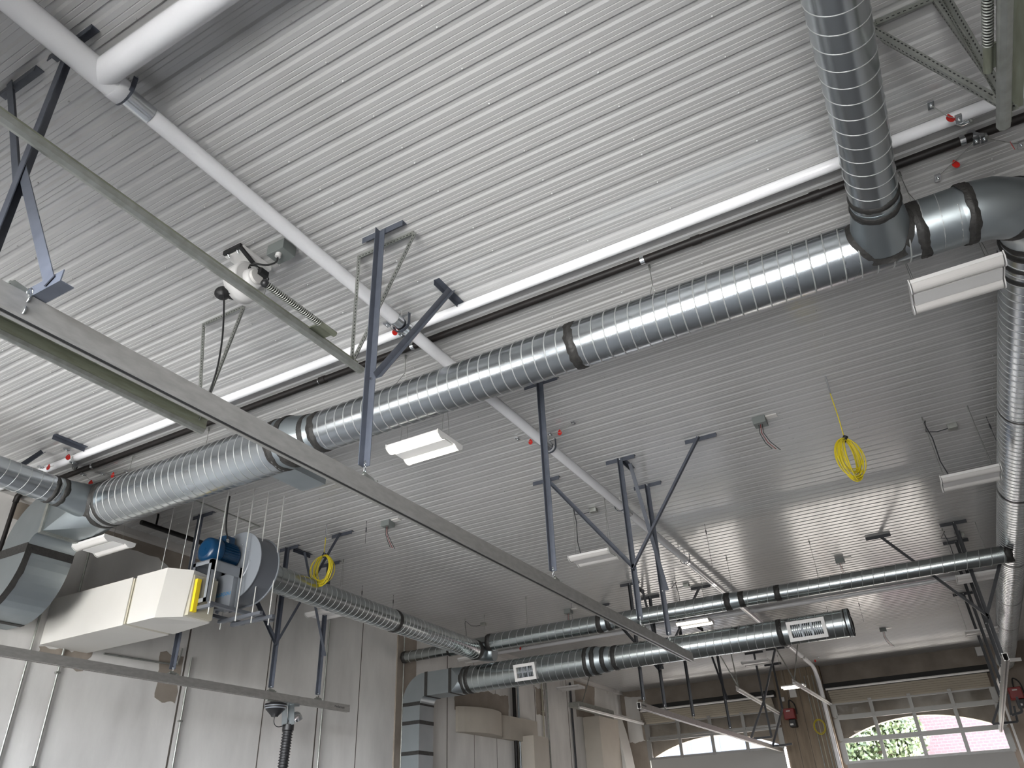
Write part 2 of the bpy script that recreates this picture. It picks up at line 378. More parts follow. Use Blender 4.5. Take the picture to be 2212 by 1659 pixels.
for d, x0, x1 in ((d1, -3.27, .95), (d2, -9.17, -4.95)):
    # ribbed top section bending back along the tracks, the spring tube and the dark header
    r = MB(); n = 6; A_ = V(x0, Y_D+.0, 3.085); B_ = V(x0, Y_D-.28, 3.415); nn_ = V(0, -.33, -.28).normalized()
    r.prism([A_, B_, B_-nn_*.03, A_-nn_*.03], (x1-x0, 0, 0), 1)
    for i in range(n):
        p_0 = A_.lerp(B_, i/n); p_1 = A_.lerp(B_, (i+.80)/n); r.prism([p_0, p_1, p_1+nn_*.010, p_0+nn_*.022], (x1-x0, 0, 0), 0)
    r.build('ribbed_section', ['ribpan', 'ink'], d)
    MB().tube([(x0-.05, Y_D-.30, 3.45), (x1+.1, Y_D-.30, 3.45)], .03, 14).build('spring_tube', 'white', d)
    MB().box(x0-.1, x1+.1, Y_D-.30, YF+.02, 3.47, 3.61).build('header_angle', 'hole', d)
    h = MB()
    for i in range(1, 4):
        xx = x0+(x1-x0)*i/4; h.box(xx-.05, xx+.05, Y_D-.06, Y_D-.02, 3.07, 3.13)
    h.build('hinge', 'alu', d)
# doors behind the camera bring the daylight in
rows_b = [(-1.0+.62*i, -.45+.62*i) for i in range(6)]
sectional_door('door_3', -3.27, .95, YB+.05, rows_b, (FL,), 3, -1)
sectional_door('door_4', -9.17, -4.95, YB+.05, rows_b, (FL,), 4, -1)

# ================================================================== PIPES
ZP = 4.05
def duct_mesh(a, b, r, n=40, m=0):
    return MB().tube([a, b], r, n, m)
# --- large white drain line with tee, then the smaller line running the whole hall
XP = -3.43
t = thing('white_drain_pipe', 'long white jacketed drain pipe running away under the ceiling to the far doors', 'pipe', (XP, 2, ZP))
j1 = at(222, 150, z=ZP); jb = at(270, 205, z=ZP)
MB().tube([(XP, -1.25, ZP), (XP, j1.y+.12, ZP)], .083, 28).build('large_pipe', 'pvc', t)
MB().tube([(XP, j1.y+.02, ZP), (XR-.03, j1.y+.02, ZP)], .083, 28).build('branch_pipe', 'pvc', t)
MB().tube([(XP, j1.y+.1, ZP), (XP, j1.y+.17, ZP), (XP, j1.y+.19, ZP)], [.086, .086, .06], 28).build('tee_shoulder', 'pvc', t)
ye = 24.6
MB().tube([(XP, j1.y+.15, ZP), (XP, ye, ZP), (XP, ye+.35, ZP-.08), (XP, ye+.62, ZP-.35), (XP, ye+.7, ZP-.7), (XP, ye+.72, FL)], .058, 24).build('pipe', 'pvc', t)
for k_, py in enumerate(((280, 212), (872, 695), (1180, 957), (1360, 1103), (1503, 1207), (1560, 1255), (1735, 1418))):
    c = at(*py, z=ZP); L_ = .19 if k_ else .30
    MB().tube([(XP, c.y-L_/2, ZP), (XP, c.y+L_/2, ZP)], .0615, 24).build('coupling', 'zinc', t)
def clevis(y, x, z, r, label, top=H, grp='clevis hangers on the white drain pipe'):
    c = thing('clevis_hanger', label, 'pipe hanger', (x, y, z), grp)
    b = MB(); pts = []
    for i in range(9): a = PI*i/8; pts.append(V(x+math.cos(a)*(r+.02), y, z-math.sin(a)*(r+.012)))
    pts = [V(x+r+.02, y, z+r+.03)]+pts+[V(x-r-.02, y, z+r+.03)]
    for i in range(len(pts)-1): b.bar(pts[i], pts[i+1], .03, .006, up=(pts[i+1]-pts[i]).cross(V(0, 1, 0)))
    b.build('yoke', 'strut', c)
    MB().bar((x-r-.04, y, z+r+.02), (x+r+.04, y, z+r+.02), .012, .012).build('bolt', 'zinc', c)
    if top > z+r+.04: MB().tube([(x, y, z+r), (x, y, top)], .005, 6).build('threaded_rod', 'rod', c)
    return c
for py, lb in (((270, 200), 'grey clevis hanger beside the white pipe tee'), ((876, 697), 'grey clevis hanger on white pipe above the black gas pipe'), ((1190, 965), 'clevis hanger on the white pipe beyond the big duct with red tags'),
               ((1352, 1090), 'clevis hanger on the white pipe between the dark struts'), ((1500, 1205), 'clevis hanger on the white pipe before the thin duct'), ((1705, 1392), 'clevis hanger on the white pipe above the last duct grille')):
    c = at(*py, z=ZP); clevis(c.y, XP, ZP, .065, lb)
# --- white pipe along the ribs and the black gas pipe beside it
yw = at(1000, 665, z=4.15).y; yk = at(1000, 700, z=4.12).y
o = MB().tube([(XL+.02, yw, 4.148), (XR-.003, yw, 4.148)], .046, 24).build('white_water_pipe', 'pvc'); tag(o, 'thin white pipe running across under the ceiling ribs beside the black pipe', 'pipe')
zk = 4.155
ykk = at(1380, 565, z=zk).y
t = thing('black_gas_pipe', 'black iron gas pipe running across beside the thin white pipe', 'pipe', (-4, ykk, zk))
MB().tube([(XL+.22, ykk, zk), (XR-.14, ykk, zk)], .034, 16).build('pipe', 'black', t)
MB().tube([(XL+.26, ykk, zk), (XL+.2, ykk, zk), (XL+.13, ykk, zk-.04), (XL+.12, ykk, zk-.12)], .036, 14).build('elbow', 'black', t)
MB().tube([(XL+.12, ykk, zk-.1), (XL+.12, ykk, FL)], .027, 14).build('drop_pipe', 'black', t)
MB().tube([(XR-.2, ykk, zk), (XR-.12, ykk, zk-.02), (XR-.08, ykk, zk-.12)], .036, 14).build('elbow', 'black', t)
MB().tube([(XR-.08, ykk, zk-.1), (XR-.08, ykk, FL)], .027, 14).build('drop_pipe', 'black', t)
for k_, px in enumerate(((1388, 562), (892, 748), (695, 824), (2078, 295), (197, 1005))):
    c = at(*px, z=zk)
    b = MB(); b.tube([(c.x-.018, ykk, zk), (c.x+.018, ykk, zk)], .037, 14); b.bar((c.x, ykk, zk+.03), (c.x, ykk, H-.002), .03, .004)
    b.build('pipe_strap', 'zinc', t)
for px in ((1760, 420), (700, 822), (1500, 512)):
    c = at(*px, z=zk); MB().tube([(c.x-.04, ykk, zk), (c.x+.04, ykk, zk)], .039, 14).build('pipe_coupler', 'black', t)
# --- white pipe across, further down the hall
y3 = at(1900, 1275, z=4.15).y
o = MB().tube([(XL+.02, y3, 4.152), (XR-.003, y3, 4.152)], .044, 20).build('white_water_pipe', 'pvc'); tag(o, 'white pipe crossing the ceiling behind the thin spiral duct', 'pipe')
# black pipe dropping along the left wall near the fan
q0, q1 = at(305, 1128, z=4.0), at(452, 1178, z=4.0)
o = MB().tube([q0, q1], .035, 12).bar(q0.lerp(q1, .2), q0.lerp(q1, .2)+V(0, 0, H-4.0), .03, .005).bar(q0.lerp(q1, .8), q0.lerp(q1, .8)+V(0, 0, H-4.0), .03, .005).build('black_pipe', 'black'); tag(o, 'short black pipe under the ceiling behind the fan motor', 'pipe')

# ================================================================== DUCTS
YM, ZM = 5.0, 3.63
def ax_x(px, py, r=.2):
    return at(px, py, y=YM+r*.56).x
main = thing('spiral_supply_duct', 'large galvanised spiral duct crossing the middle of the picture below the ceiling', 'duct', (-3.5, YM, ZM))
xs = {k_: ax_x(*v) for k_, v in {'b4': (709, 983), 'b3': (686, 990)}.items()}
xl2, xl1 = ax_x(652, 1013, .28), ax_x(630, 1022, .28)
xb = ax_x(1262, 795)
rL, rS = .275, .205
XE = 1.0      # start of the elbow
x_b4, x_b3 = xs['b4'], xs['b3']
x_t = at(225, 1158, y=YM+.15).x
seg = [(x_t+.12, xl1, rL), (x_b4, XE-.02, rS)]
MB().tube([(seg[0][0], YM, ZM), (seg[0][1], YM, ZM)], rL, 56).helix((seg[0][0], YM, ZM), (seg[0][1], YM, ZM), rL, .11, .006, m=1, seg=28, n=5).build('duct_body', ['galv', 'seam'], main)
MB().tube([(seg[1][0], YM, ZM), (seg[1][1], YM, ZM)], rS, 56).helix((seg[1][0], YM, ZM), (seg[1][1], YM, ZM), rS, .11, .006, m=1, seg=28, n=5).build('duct_body', ['galv', 'seam'], main)
MB().tube([(xl1, YM, ZM), (xl2, YM, ZM), (x_b3, YM, ZM), (x_b4, YM, ZM)], [rL+.001, rL-.005, rS+.01, rS+.002], 56).build('reducer', 'galvf', main)
MB().tube([(xb, YM, ZM), (xb+.001, YM, ZM)], rS+.001, 56).build('joint_ring', 'galvf', main)
for i, (x_, r_) in enumerate(((xl1, rL), (xl2, rL-.005), (x_b3, rS+.01), (x_b4, rS+.002), (xb, rS+.002))):
    MB().band((x_, YM, ZM), (1, 0, 0), r_, .085, seed=i).build('mastic_band', 'mastic', main)
# rectangular tap under the reducer, towards the far side
c0 = at(601, 1033, z=3.40); c1 = at(647, 1058, z=3.40); c2 = at(694, 1042, z=3.40)
MB().box(c1.x, c2.x, YM, c1.y+.05, 3.40, 3.62).build('rectangular_tap', 'galvf', main)
# right end elbow (three gores) turning away from the camera, then the far running duct
XD = 1.44
def gore(pts, r, m_='galvf'):
    return MB().tube(pts, r, 48)
ctr = V(XE+.03, YM+.44, ZM)
el = [V(XE-.02, YM, ZM)]+[ctr+V(math.sin(a), -math.cos(a), 0)*.44 for a in [PI/2*i/4 for i in range(5)]]+[V(XE+.47, YM+.5, ZM)]
XD = XE+.47
rr = [rS+.001, rS+.012, rS+.012, rS+.012, rS+.012, rS+.012, rS+.01]
eb = MB(); eb.tube(el, rr, 48, sm=True); eb.build('elbow', 'galvf', main)
for i, k_ in enumerate((0, 2, 4)):
    p = el[k_+1]; d = (el[min(k_+2, 6)]-el[k_]).normalized(); MB().band(p, d, rS+.012, .07, seed=11+i).build('mastic_band', 'mastic', main)
MB().band((XE-.27, YM, ZM), (1, 0, 0), rS+.002, .075, seed=31).build('mastic_band', 'mastic', main)
MB().tube([(XE-.26, YM, ZM), (XE+.0, YM, ZM)], rS+.004, 48).build('plain_collar', 'galvf', main)
# far running duct along the right side
fd = thing('spiral_return_duct', 'galvanised spiral duct running away down the right edge of the picture', 'duct', (XD, 12, ZM))
MB().tube([(XD, YM+.5, ZM), (XD, 25.4, ZM)], .215, 48).helix((XD, YM+.6, ZM), (XD, 25.4, ZM), .215, .118, .007, m=1, seg=24, n=4).build('duct_body', ['galv', 'seam'], fd)
for i, py in enumerate((560, 600, 640)):
    c = at(2178, py, x=XD); MB().band((XD, YM+.55+.16*i, ZM), (0, 1, 0), .217, .06, seed=50+i).build('mastic_band', 'mastic', fd)
for py in (925, 1092, 1228, 1310, 1363):
    c = at(2175, py, z=ZM-.21); MB().tube([(XD, c.y-.02, ZM), (XD, c.y+.02, ZM)], .222, 40, caps=False).build('strap_ring', 'rubber', fd)
# branches towards the camera
def branch(x, label, y_end, rb=.155, cone=True, dx=0):
    t = thing('spiral_branch_duct', label, 'duct', (x, 2.5, ZM))
    d = V(dx, -1, 0).normalized(); o_ = V(x, YM, ZM); rm = rS if x > -5 else rL
    a = o_+d*(rm+.25); e2 = o_+d*(YM-y_end)
    MB().tube([a, e2], rb, 44).helix(a, e2, rb, .125, .004, m=1, seg=24, n=5).build('duct_body', ['galv', 'seam'], t)
    MB().tube([o_+d*(rm*.45), o_+d*(rm+.24), o_+d*(rm+.3)], [rb+.055, rb+.004, rb+.002], 44).build('saddle_cone', 'galvf', t)
    MB().band(o_+d*(rm+.25), d, rb+.006, .06, seed=3).build('mastic_band', 'mastic', t); MB().band(o_+d*(rm+.36), d, rb+.002, .05, seed=4).build('mastic_band', 'mastic', t)
    # ragged mastic ring where the cone meets the main duct
    n = 48; b = MB(); k = 0; s1 = d.cross(V(0, 0, 1)).normalized()
    for i in range(n):
        a_ = 2*PI*i/n; dr = rb+.045; u = s1*math.cos(a_)*dr+V(0, 0, 1)*math.sin(a_)*dr
        def onto(q, lift):
            z_ = q.z; zz = max(-rm*.985, min(rm*.985, z_)); off = math.sqrt(max(0, rm*rm-zz*zz))
            return o_+V(q.x, 0, z_)+d*(off+lift)
        w_ = .03+.012*noise.noise(V(math.cos(a_)*4, math.sin(a_)*4, x))
        b.v += [onto(u*((dr-.03)/dr), .030), onto(u, .016), onto(u*((dr+w_)/dr), .002)]
    for i in range(n):
        p_ = i*3; q_ = ((i+1) % n)*3
        for j in range(2): b.f.append((p_+j, q_+j, q_+j+1, p_+j+1)); b.m.append(0); b.s.append(True)
    b.build('mastic_seal', 'mastic', t)
    return t
branch(.49, 'galvanised branch duct coming towards the camera at the top right', -.9)
branch(-8.32, 'galvanised branch duct coming towards the camera at the left edge', 1.0)
# left end : square transition and the double elbow down to the wall
le = thing('rectangular_offset_duct', 'rectangular galvanised duct curving down to the left wall with dark taped joints', 'duct', (-9.0, YM, 3.3))
xT = x_t+.12; xR = at(108, 1100, y=YM-.28).x; hy = .29; hz = .27
MB().band((xT, YM, ZM), (1, 0, 0), rL+.003, .07, seed=71).build('mastic_band', 'mastic', le); MB().band((xT+.13, YM, ZM), (1, 0, 0), rL+.001, .06, seed=72).build('mastic_band', 'mastic', le)
def sweep_rect(path, hw, hh, y):
    """rectangular duct following a path in the XZ plane; cheeks at y-hw and y+hw"""
    b = MB(); N = len(path); rings = []
    for i, p in enumerate(path):
        tt = (Vector(path[min(i+1, N-1)])-Vector(path[max(i-1, 0)])).normalized(); nn = V(-tt.z, 0, tt.x)
        rings.append((Vector(p)+nn*hh, Vector(p)-nn*hh))
    for i in range(N-1):
        (a1, b1), (a2, b2) = rings[i], rings[i+1]
        for s_ in (-1, 1):
            dy = V(0, y+s_*hw, 0); b.poly([a1+dy, a2+dy, b2+dy, b1+dy])
        for p1, p2 in ((a1, a2), (b1, b2)): b.poly([p1+V(0, y-hw, 0), p1+V(0, y+hw, 0), p2+V(0, y+hw, 0), p2+V(0, y-hw, 0)], sm=False)
    for r_ in (rings[0], rings[-1]): b.poly([r_[0]+V(0, y-hw, 0), r_[0]+V(0, y+hw, 0), r_[1]+V(0, y+hw, 0), r_[1]+V(0, y-hw, 0)])
    return b, rings
def sq2round(xr, r, xs_, hy_, hz_, yc_, zc_):
    b = MB(); k = 10
    for qd in range(4):
        a0 = PI/2*qd; cy_ = 1 if qd in (0, 3) else -1; cz_ = 1 if qd < 2 else -1
        cn = V(xs_, yc_+cy_*hy_, zc_+cz_*hz_)
        arcp = [V(xr, yc_+r*math.cos(a0+PI/2*i/k), zc_+r*math.sin(a0+PI/2*i/k)) for i in range(k+1)]
        i0 = len(b.v); b.v += [cn]+arcp
        for i in range(k): b.f.append((i0, i0+1+i, i0+2+i)); b.m.append(0); b.s.append(True)
        q2 = (qd+1) % 4; cy2 = 1 if q2 in (0, 3) else -1; cz2 = 1 if q2 < 2 else -1
        b.poly([cn, V(xs_, yc_+cy2*hy_, zc_+cz2*hz_), arcp[-1]])
    return b
sq2round(xT, rL, xR, hy, hz, YM, ZM).build('square_to_round', 'galvf', le)
rc = .42
def arc(cx, cz, r, a0, a1, n=12): return [V(cx+r*math.cos(a0+(a1-a0)*i/n), 0, cz+r*math.sin(a0+(a1-a0)*i/n)) for i in range(n+1)]
# first elbow: heading -X, turns down
p1 = [V(xR, 0, ZM), V(xR-.08, 0, ZM)]+arc(xR-.08, ZM-rc, rc, PI/2, PI, 12)
x_d = xR-.08-rc; z_d = ZM-rc
p2 = arc(x_d-rc, z_d-.02, rc, 0, -PI/2, 12)+[V(XL+.006, 0, z_d-.02-rc)]
b, r1 = sweep_rect(p1, hy, hz, YM); b.build('upper_elbow', 'galvf', le)
b, r2 = sweep_rect([V(x_d, 0, z_d+.02)]+p2, hy, hz, YM); b.build('lower_elbow', 'galvf', le)
b = MB(); ctr2 = V(x_d-rc, 0, z_d-.02)
for i in range(1, len(r2)-2):
    A0, A1 = r2[i][0], r2[i+1][0]; o0 = (A0-ctr2).normalized()*.006; o1 = (A1-ctr2).normalized()*.006
    w0 = .07+.015*noise.noise(V(i*.9, 0, 0)); w1 = .07+.015*noise.noise(V((i+1)*.9, 0, 0))
    b.prism([A0+o0+V(0, YM-hy-.006, 0), A1+o1+V(0, YM-hy-.006, 0), A1+o1+V(0, YM-hy+w1, 0), A0+o0+V(0, YM-hy+w0, 0)], -(o0+o1)*.4)
b.build('mastic_strip', 'mastic', le)
def rect_band(c, t_, hw, hh, y, wd=.09):
    b, _ = sweep_rect([Vector(c)-Vector(t_)*wd/2, Vector(c)+Vector(t_)*wd/2], hw+.006, hh+.006, y); return b
rect_band((x_d, 0, z_d), (0, 0, -1), hy, hz, YM, .11).build('mastic_band', 'mastic', le)
rect_band((x_d-rc, 0, z_d-.02-rc), (-1, 0, 0), hy, hz, YM, .09).build('mastic_band', 'mastic', le)
fl = rect_band((xR-.02, 0, ZM), (1, 0, 0), hy+.02, hz+.02, YM, .05); fl.build('flange', 'galvd', le)

# --- exhaust fan duct and the thin manifold duct
YT, ZT = 13.45, 3.42
t = thing('exhaust_riser_duct', 'spiral duct running from the grey fan back to the thin manifold duct', 'duct', (-7.8, 10, 3.2))
fa = V(-7.69, 6.93, 3.2); fb = V(-8.1, 13.2, 3.27)
dd = (fb-fa).normalized()
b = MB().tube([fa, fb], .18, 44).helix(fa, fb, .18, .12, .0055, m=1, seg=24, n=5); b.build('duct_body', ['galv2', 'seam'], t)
MB().band(fa+dd*3.35, dd, .182, .09, jag=.08, seed=80).build('mastic_band', 'mastic', t)
MB().band(fb, dd, .185, .12, seed=81).build('mastic_band', 'mastic', t)
el = [fb, fb+dd*.15]+[fb+dd*.15+V(math.sin(a)*0+dd.x*math.sin(a)*.25+(1-math.cos(a))*.25, dd.y*math.sin(a)*.25, -(1-math.cos(a))*.02) for a in [PI/2*i/5 for i in range(1, 6)]]
MB().tube(el, .172, 36).build('elbow', 'galvf', t)
t = thing('exhaust_manifold_duct', 'thin spiral duct crossing the far half of the hall, capped at both ends', 'duct', (-4, YT, ZT))
xA = max(at(830, 1430, y=YT).x, XL+.12); xB = at(2178, 1198, y=YT).x
x1 = at(975, 1402, y=YT).x; x2 = at(1060, 1386, y=YT).x; x3 = at(1300, 1345, y=YT).x; x3b = at(1314, 1343, y=YT).x; x4 = at(1577, 1298, y=YT).x; x4b = at(1597, 1294, y=YT).x; x5 = at(1680, 1278, y=YT).x
for a_, b_, r_ in ((xA, x1, .115), (x1, x2, .135), (x2, x3, .165), (x3b, x4, .15), (x4b, xB, .13)):
    q = MB().tube([(a_, YT, ZT), (b_, YT, ZT)], r_, 36)
    if (a_, b_) != (x1, x2): q.helix((a_, YT, ZT), (b_, YT, ZT), r_, .17, .006, m=1, seg=20, n=4)
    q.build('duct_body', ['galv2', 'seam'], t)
for a_, b_, ra, rb_ in ((x3, x3b, .165, .15), (x4, x4b, .15, .13)): MB().tube([(a_, YT, ZT), (b_, YT, ZT)], [ra, rb_], 36).build('reducer', 'galvf', t)
for i, (x_, r_) in enumerate(((xA, .116), (x1, .13), (x2, .166), (x3-.02, .166), (x3b+.03, .151), (x4-.03, .151), (x4b+.05, .131), (x5, .131), (xB, .131))):
    MB().band((x_, YT, ZT), (1, 0, 0), r_, .10, jag=.12, seed=90+i).build('mastic_band', 'mastic', t)

# --- last big supply duct with grilles and the rectangular drop
YG, ZG = 13.45, 2.77
t = thing('grille_supply_duct', 'wide spiral duct with white grilles crossing in front of the far doors', 'duct', (-5, YG, ZG))
g0 = at(1008, 1464, y=YG).x; g1 = at(1272, 1423, y=YG).x; g2 = at(1283, 1420, y=YG).x; g3 = at(1310, 1416, y=YG).x; g3b = at(1322, 1414, y=YG).x; g4 = at(1687, 1361, y=YG).x; g5 = at(1832, 1339, y=YG).x
for a_, b_, r_ in ((g0, g1, .255), (g3b, g5, .212)):
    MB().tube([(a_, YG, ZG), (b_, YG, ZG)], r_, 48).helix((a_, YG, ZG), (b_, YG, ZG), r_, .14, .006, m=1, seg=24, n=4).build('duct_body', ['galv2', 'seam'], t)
MB().tube([(g1, YG, ZG), (g2, YG, ZG), (g3, YG, ZG), (g3b, YG, ZG)], [.255, .25, .216, .213], 48).build('reducer', 'galvf', t)
for i, (x_, r_) in enumerate(((g0, .256), (g0+.12, .256), (g1, .256), (g2+.04, .248), (g3-.02, .222), (g3b+.08, .213), (g4, .213), (g5, .213))):
    MB().band((x_, YG, ZG), (1, 0, 0), r_, .09, jag=.15, seed=110+i).build('mastic_band', 'mastic', t)
MB().tube([(g5-.02, YG, ZG), (g5+.03, YG, ZG)], .22, 48).build('end_cap', 'galvf', t)
def grille(cx_, rad, label, nx, w_=.46, h_=.30, ang=-13):
    g = thing('air_grille', label, 'grille', (cx_, YG-rad*.8, ZG-rad*.5), 'grilles on the wide duct')
    a_ = math.radians(ang); nrm = V(0, -math.cos(a_), math.sin(a_)); up = V(0, math.sin(a_), math.cos(a_)); ex = V(1, 0, 0)
    c = V(cx_, YG, ZG)+nrm*(rad+.03)
    def rectp(x0, x1, z0, z1, d0, d1, b, m_=0): b.prism([c+ex*x0+up*z0+nrm*d0, c+ex*x1+up*z0+nrm*d0, c+ex*x1+up*z1+nrm*d0, c+ex*x0+up*z1+nrm*d0], nrm*(d1-d0), m_)
    b = MB(); t_ = .055
    rectp(-w_/2, w_/2, h_/2-t_, h_/2, -.10, .03, b); rectp(-w_/2, w_/2, -h_/2, -h_/2+t_, -.10, .03, b); rectp(-w_/2, -w_/2+t_, -h_/2+t_, h_/2-t_, -.10, .03, b); rectp(w_/2-t_, w_/2, -h_/2+t_, h_/2-t_, -.10, .03, b)
    gf = b.build('grille_frame', 'white', g)
    b = MB(); rectp(-w_/2+t_, w_/2-t_, -h_/2+t_, h_/2-t_, -.09, -.07, b, 0)
    b.build('grille_back', 'hole', gf)
    b = MB()
    for i in range(1, nx): xx = -w_/2+t_+(w_-2*t_)*i/nx; rectp(xx-.004, xx+.004, -h_/2+t_, h_/2-t_, -.03, .0, b, 0)
    rectp(-w_/2+t_, w_/2-t_, -.01, .01, -.02, .01, b, 0)
    for i in (1, 2): xx = -w_/2+t_+(w_-2*t_)*i/3; rectp(xx-.012, xx+.012, -h_/2+t_, h_/2-t_, -.02, .01, b, 0)
    b.build('grille_blades', 'fan', gf)
grille(at(1138, 1438, y=YG-.2).x, .25, 'white grille on the left end of the wide duct', 10)
grille(at(1742, 1348, y=YG-.15).x, .21, 'white grille near the capped right end of the wide duct', 16, .60, .31)
# rectangular drop at the left end
rd = thing('rectangular_drop_duct', 'rectangular galvanised duct bending down beside the wall column at the left', 'duct', (-9.2, YG, 2.0))
gx = at(975, 1470, y=YG-.22).x
hyg, hzg = .245, .225
sq2round(g0, .255, gx, hyg, hzg, YG, ZG).build('square_to_round', 'galvf', rd)
xk = at(905, 1600, y=YG-hyg).x; xw = at(868, 1600, y=YG-hyg).x; hxg = (xk-xw)/2; xc = (xk+xw)/2
rc2 = hxg+.12
p_ = [V(gx, 0, ZG), V(xc+rc2, 0, ZG)]
ez = [(V(xc+rc2-rc2*math.sin(a), 0, ZG-rc2*(1-math.cos(a)))) for a in [PI/2*i/10 for i in range(11)]]
b, _ = sweep_rect(p_[:1]+ez, hyg, hzg, YG); b.build('elbow', 'galvf', rd)
b, _ = sweep_rect([V(xc, 0, ZG-rc2), V(xc, 0, FL)], hyg, hxg, YG); b.build('vertical_duct', 'galvf', rd)
zz = ZG-rc2-.02
for z_ in (zz, at(880, 1560, y=YG-hyg).z-.02, at(880, 1628, y=YG-hyg).z): rect_band((xc, 0, z_), (0, 0, -1), hyg, hxg, YG, .07).build('mastic_band', 'mastic', rd)
for x_ in (gx-.02, xc+rc2+.02): rect_band((x_, 0, ZG), (-1, 0, 0), hyg, hzg, YG, .07).build('mastic_band', 'mastic', rd)
# duct hanging wires
def wires(x, y, z, r, label, grp):
    b = MB()
    b.tube([(x-.01, y, H), (x, y, H-.03), (x, y, z+r+.15)], .003, 5); b.tube([(x, y, z+r+.15), (x, y-r*.9, z+r*.4)], .0025, 5); b.tube([(x, y, z+r+.15), (x, y+r*.9, z+r*.4)], .0025, 5); b.tube([(x, y, H), (x, y, H-.05)], .010, 6)
    tag(b.build('duct_suspension_wire', 'galvd'), label, 'wire', grp)
for px, lb in (((878, 768), 'thin wire holding the big duct left of its middle'), ((1402, 572), 'thin wire holding the big duct right of its middle'), ((1942, 373), 'thin wire holding the big duct near its right elbow'), ((288, 985), 'thin wire holding the big duct near its left end'), ((475, 935), 'thin wire holding the big duct left of the taped reducer')):
    c = at(*px, z=H); wires(c.x, YM, ZM, rS, lb, 'wires of the big duct')
for px, lb in (((1055, 1251), 'wire above the thin duct near the fan duct joint'), ((1568, 1203), 'wire above the thin duct at its middle reducer'), ((1747, 1168), 'wire above the thin duct near its taped joint')):
    c = at(*px, z=H); wires(c.x, YT, ZT, .14, lb, 'wires of the thin duct')

for px, py, ln, lb in ((792, 1126, .35, 'thin wire with toggle on the ceiling right of the yellow coil behind the fan duct'), (783, 1265, .5, 'thin wire with toggle above the fan duct, nearer one'), (850, 1285, .5, 'thin wire with toggle above the fan duct just before its black band'),
                   (1231, 1270, .6, 'thin wire with toggle above the thin duct beside the long rail'), (1522, 1132, .7, 'thin wire with toggle in the bright ceiling patch right of the struts'), (1852, 1293, .5, 'thin wire with toggle on the ceiling under the right part of the thin duct'),
                   (1785, 1310, .5, 'thin wire with toggle above the white grille at the right'), (2130, 900, .5, 'thin wire with toggle close to the far running duct')):
    c = at(px, py, z=H); b = MB().tube([(c.x, c.y, H), (c.x, c.y, H-.02)], .004, 5).tube([(c.x, c.y, H-.10), (c.x, c.y, H-.17)], .009, 6).tube([(c.x, c.y, H), (c.x, c.y, H-ln)], .0025, 4)
    tag(b.build('toggle_wire', 'strutd'), lb, 'wire', 'toggle wires on the ceiling')
# ================================================================== STRUT HANGERS
LP, WD, TH = .40, .055, .005
def hanger(x, y, zb, label, braces=(), plate=True, m='strut', grp='dark strut hangers', chain=True):
    t = thing('strut_hanger', label, 'hanger', (x, y, zb), grp)
    if plate: MB().ell((x-LP/2, y, H-.001), (x+LP/2, y, H-.001), WD, TH, (0, 1, 0), (0, 0, -1)).build('ceiling_plate', m, t)
    post = MB().ell((x-.02, y-.006, H-.02), (x-.02, y-.006, zb), WD, TH, (1, 0, 0), (0, -1, 0)).build('post', m, t)
    for (bx, by, jz, ori) in braces:
        if ori == 'x':
            MB().ell((bx-LP/2, by, H-.001), (bx+LP/2, by, H-.001), WD, TH, (0, 1, 0), (0, 0, -1)).build('brace_plate', m, t)
            MB().ell((bx, y-.012, H-.02), (x, y-.012, jz), WD*.9, TH, (0, -1, 0), (0, 0, 1)).build('brace', m, t)
        else:
            MB().ell((bx, by-LP/2, H-.001), (bx, by+LP/2, H-.001), WD, TH, (1, 0, 0), (0, 0, -1)).build('brace_plate', m, t)
            MB().ell((x+.035, by, H-.02), (x+.035, y, jz), WD*.9, TH, (1, 0, 0), (0, 0, 1)).build('brace', m, t)
    for z_ in [H-.03, zb+.03]+[q[2] for q in braces]: MB().tube([(x+.005, y-.025, z_), (x+.005, y+.012, z_)], .009, 8).build('bolt', 'zinc', post)
    if chain:
        b = MB(); z_ = zb+.015
        while z_ > 2.04:
            k = int((zb-z_)/.025); pl = (V(1, 0, 0) if k % 2 else V(0, 1, 0))
            b.tube([V(x+.005, y-.02, z_)+pl*math.cos(a)*.009+V(0, 0, math.sin(a)*.017) for a in [2*PI*i/8 for i in range(8)]], .003, 5, closed=True); z_ -= .025
        b.build('chain', 'zinc', t)
    return t
hanger(-2.92, 3.44, 2.11, 'long dark strut hanger in front of the big duct', [(-2.93, 4.38, 2.78, 'y')])
hanger(-2.92, 6.18, 2.11, 'dark strut hanger hanging just behind the middle of the big duct')
hanger(-2.93, 8.46, 2.11, 'dark hanger with two slanting braces to left and right of it', [(-4.04, 8.5, 2.70, 'x'), (-1.85, 8.46, 2.70, 'x')])
hanger(-2.93, 9.47, 2.12, 'dark hanger at the far end of the middle rail with one brace', [(-2.93, 8.66, 2.68, 'y')])
hanger(-8.72, 6.76, 2.06, 'dark hanger post behind the white duct boxes')
hanger(-8.72, 3.44, 2.06, 'dark hanger whose brace plate shows left above the red tags', [(-8.2, 4.35, 2.9, 'y')])
hanger(-8.72, 8.50, 2.05, 'dark hanger with two braces standing behind the fan duct', [(-9.85, 8.5, 2.65, 'x'), (-7.62, 8.5, 2.65, 'x')])
hanger(-8.72, 9.50, 2.07, 'dark hanger over the far end of the left rail', [(-8.72, 8.8, 2.65, 'y')])
x4_ = -4.93
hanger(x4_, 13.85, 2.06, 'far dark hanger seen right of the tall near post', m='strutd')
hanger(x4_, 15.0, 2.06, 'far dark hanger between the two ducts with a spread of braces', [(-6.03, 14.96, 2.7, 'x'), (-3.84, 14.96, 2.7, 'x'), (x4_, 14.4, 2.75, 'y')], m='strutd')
hanger(x4_, 16.8, 2.06, 'far dark hanger above the middle of the far rail', m='strutd')
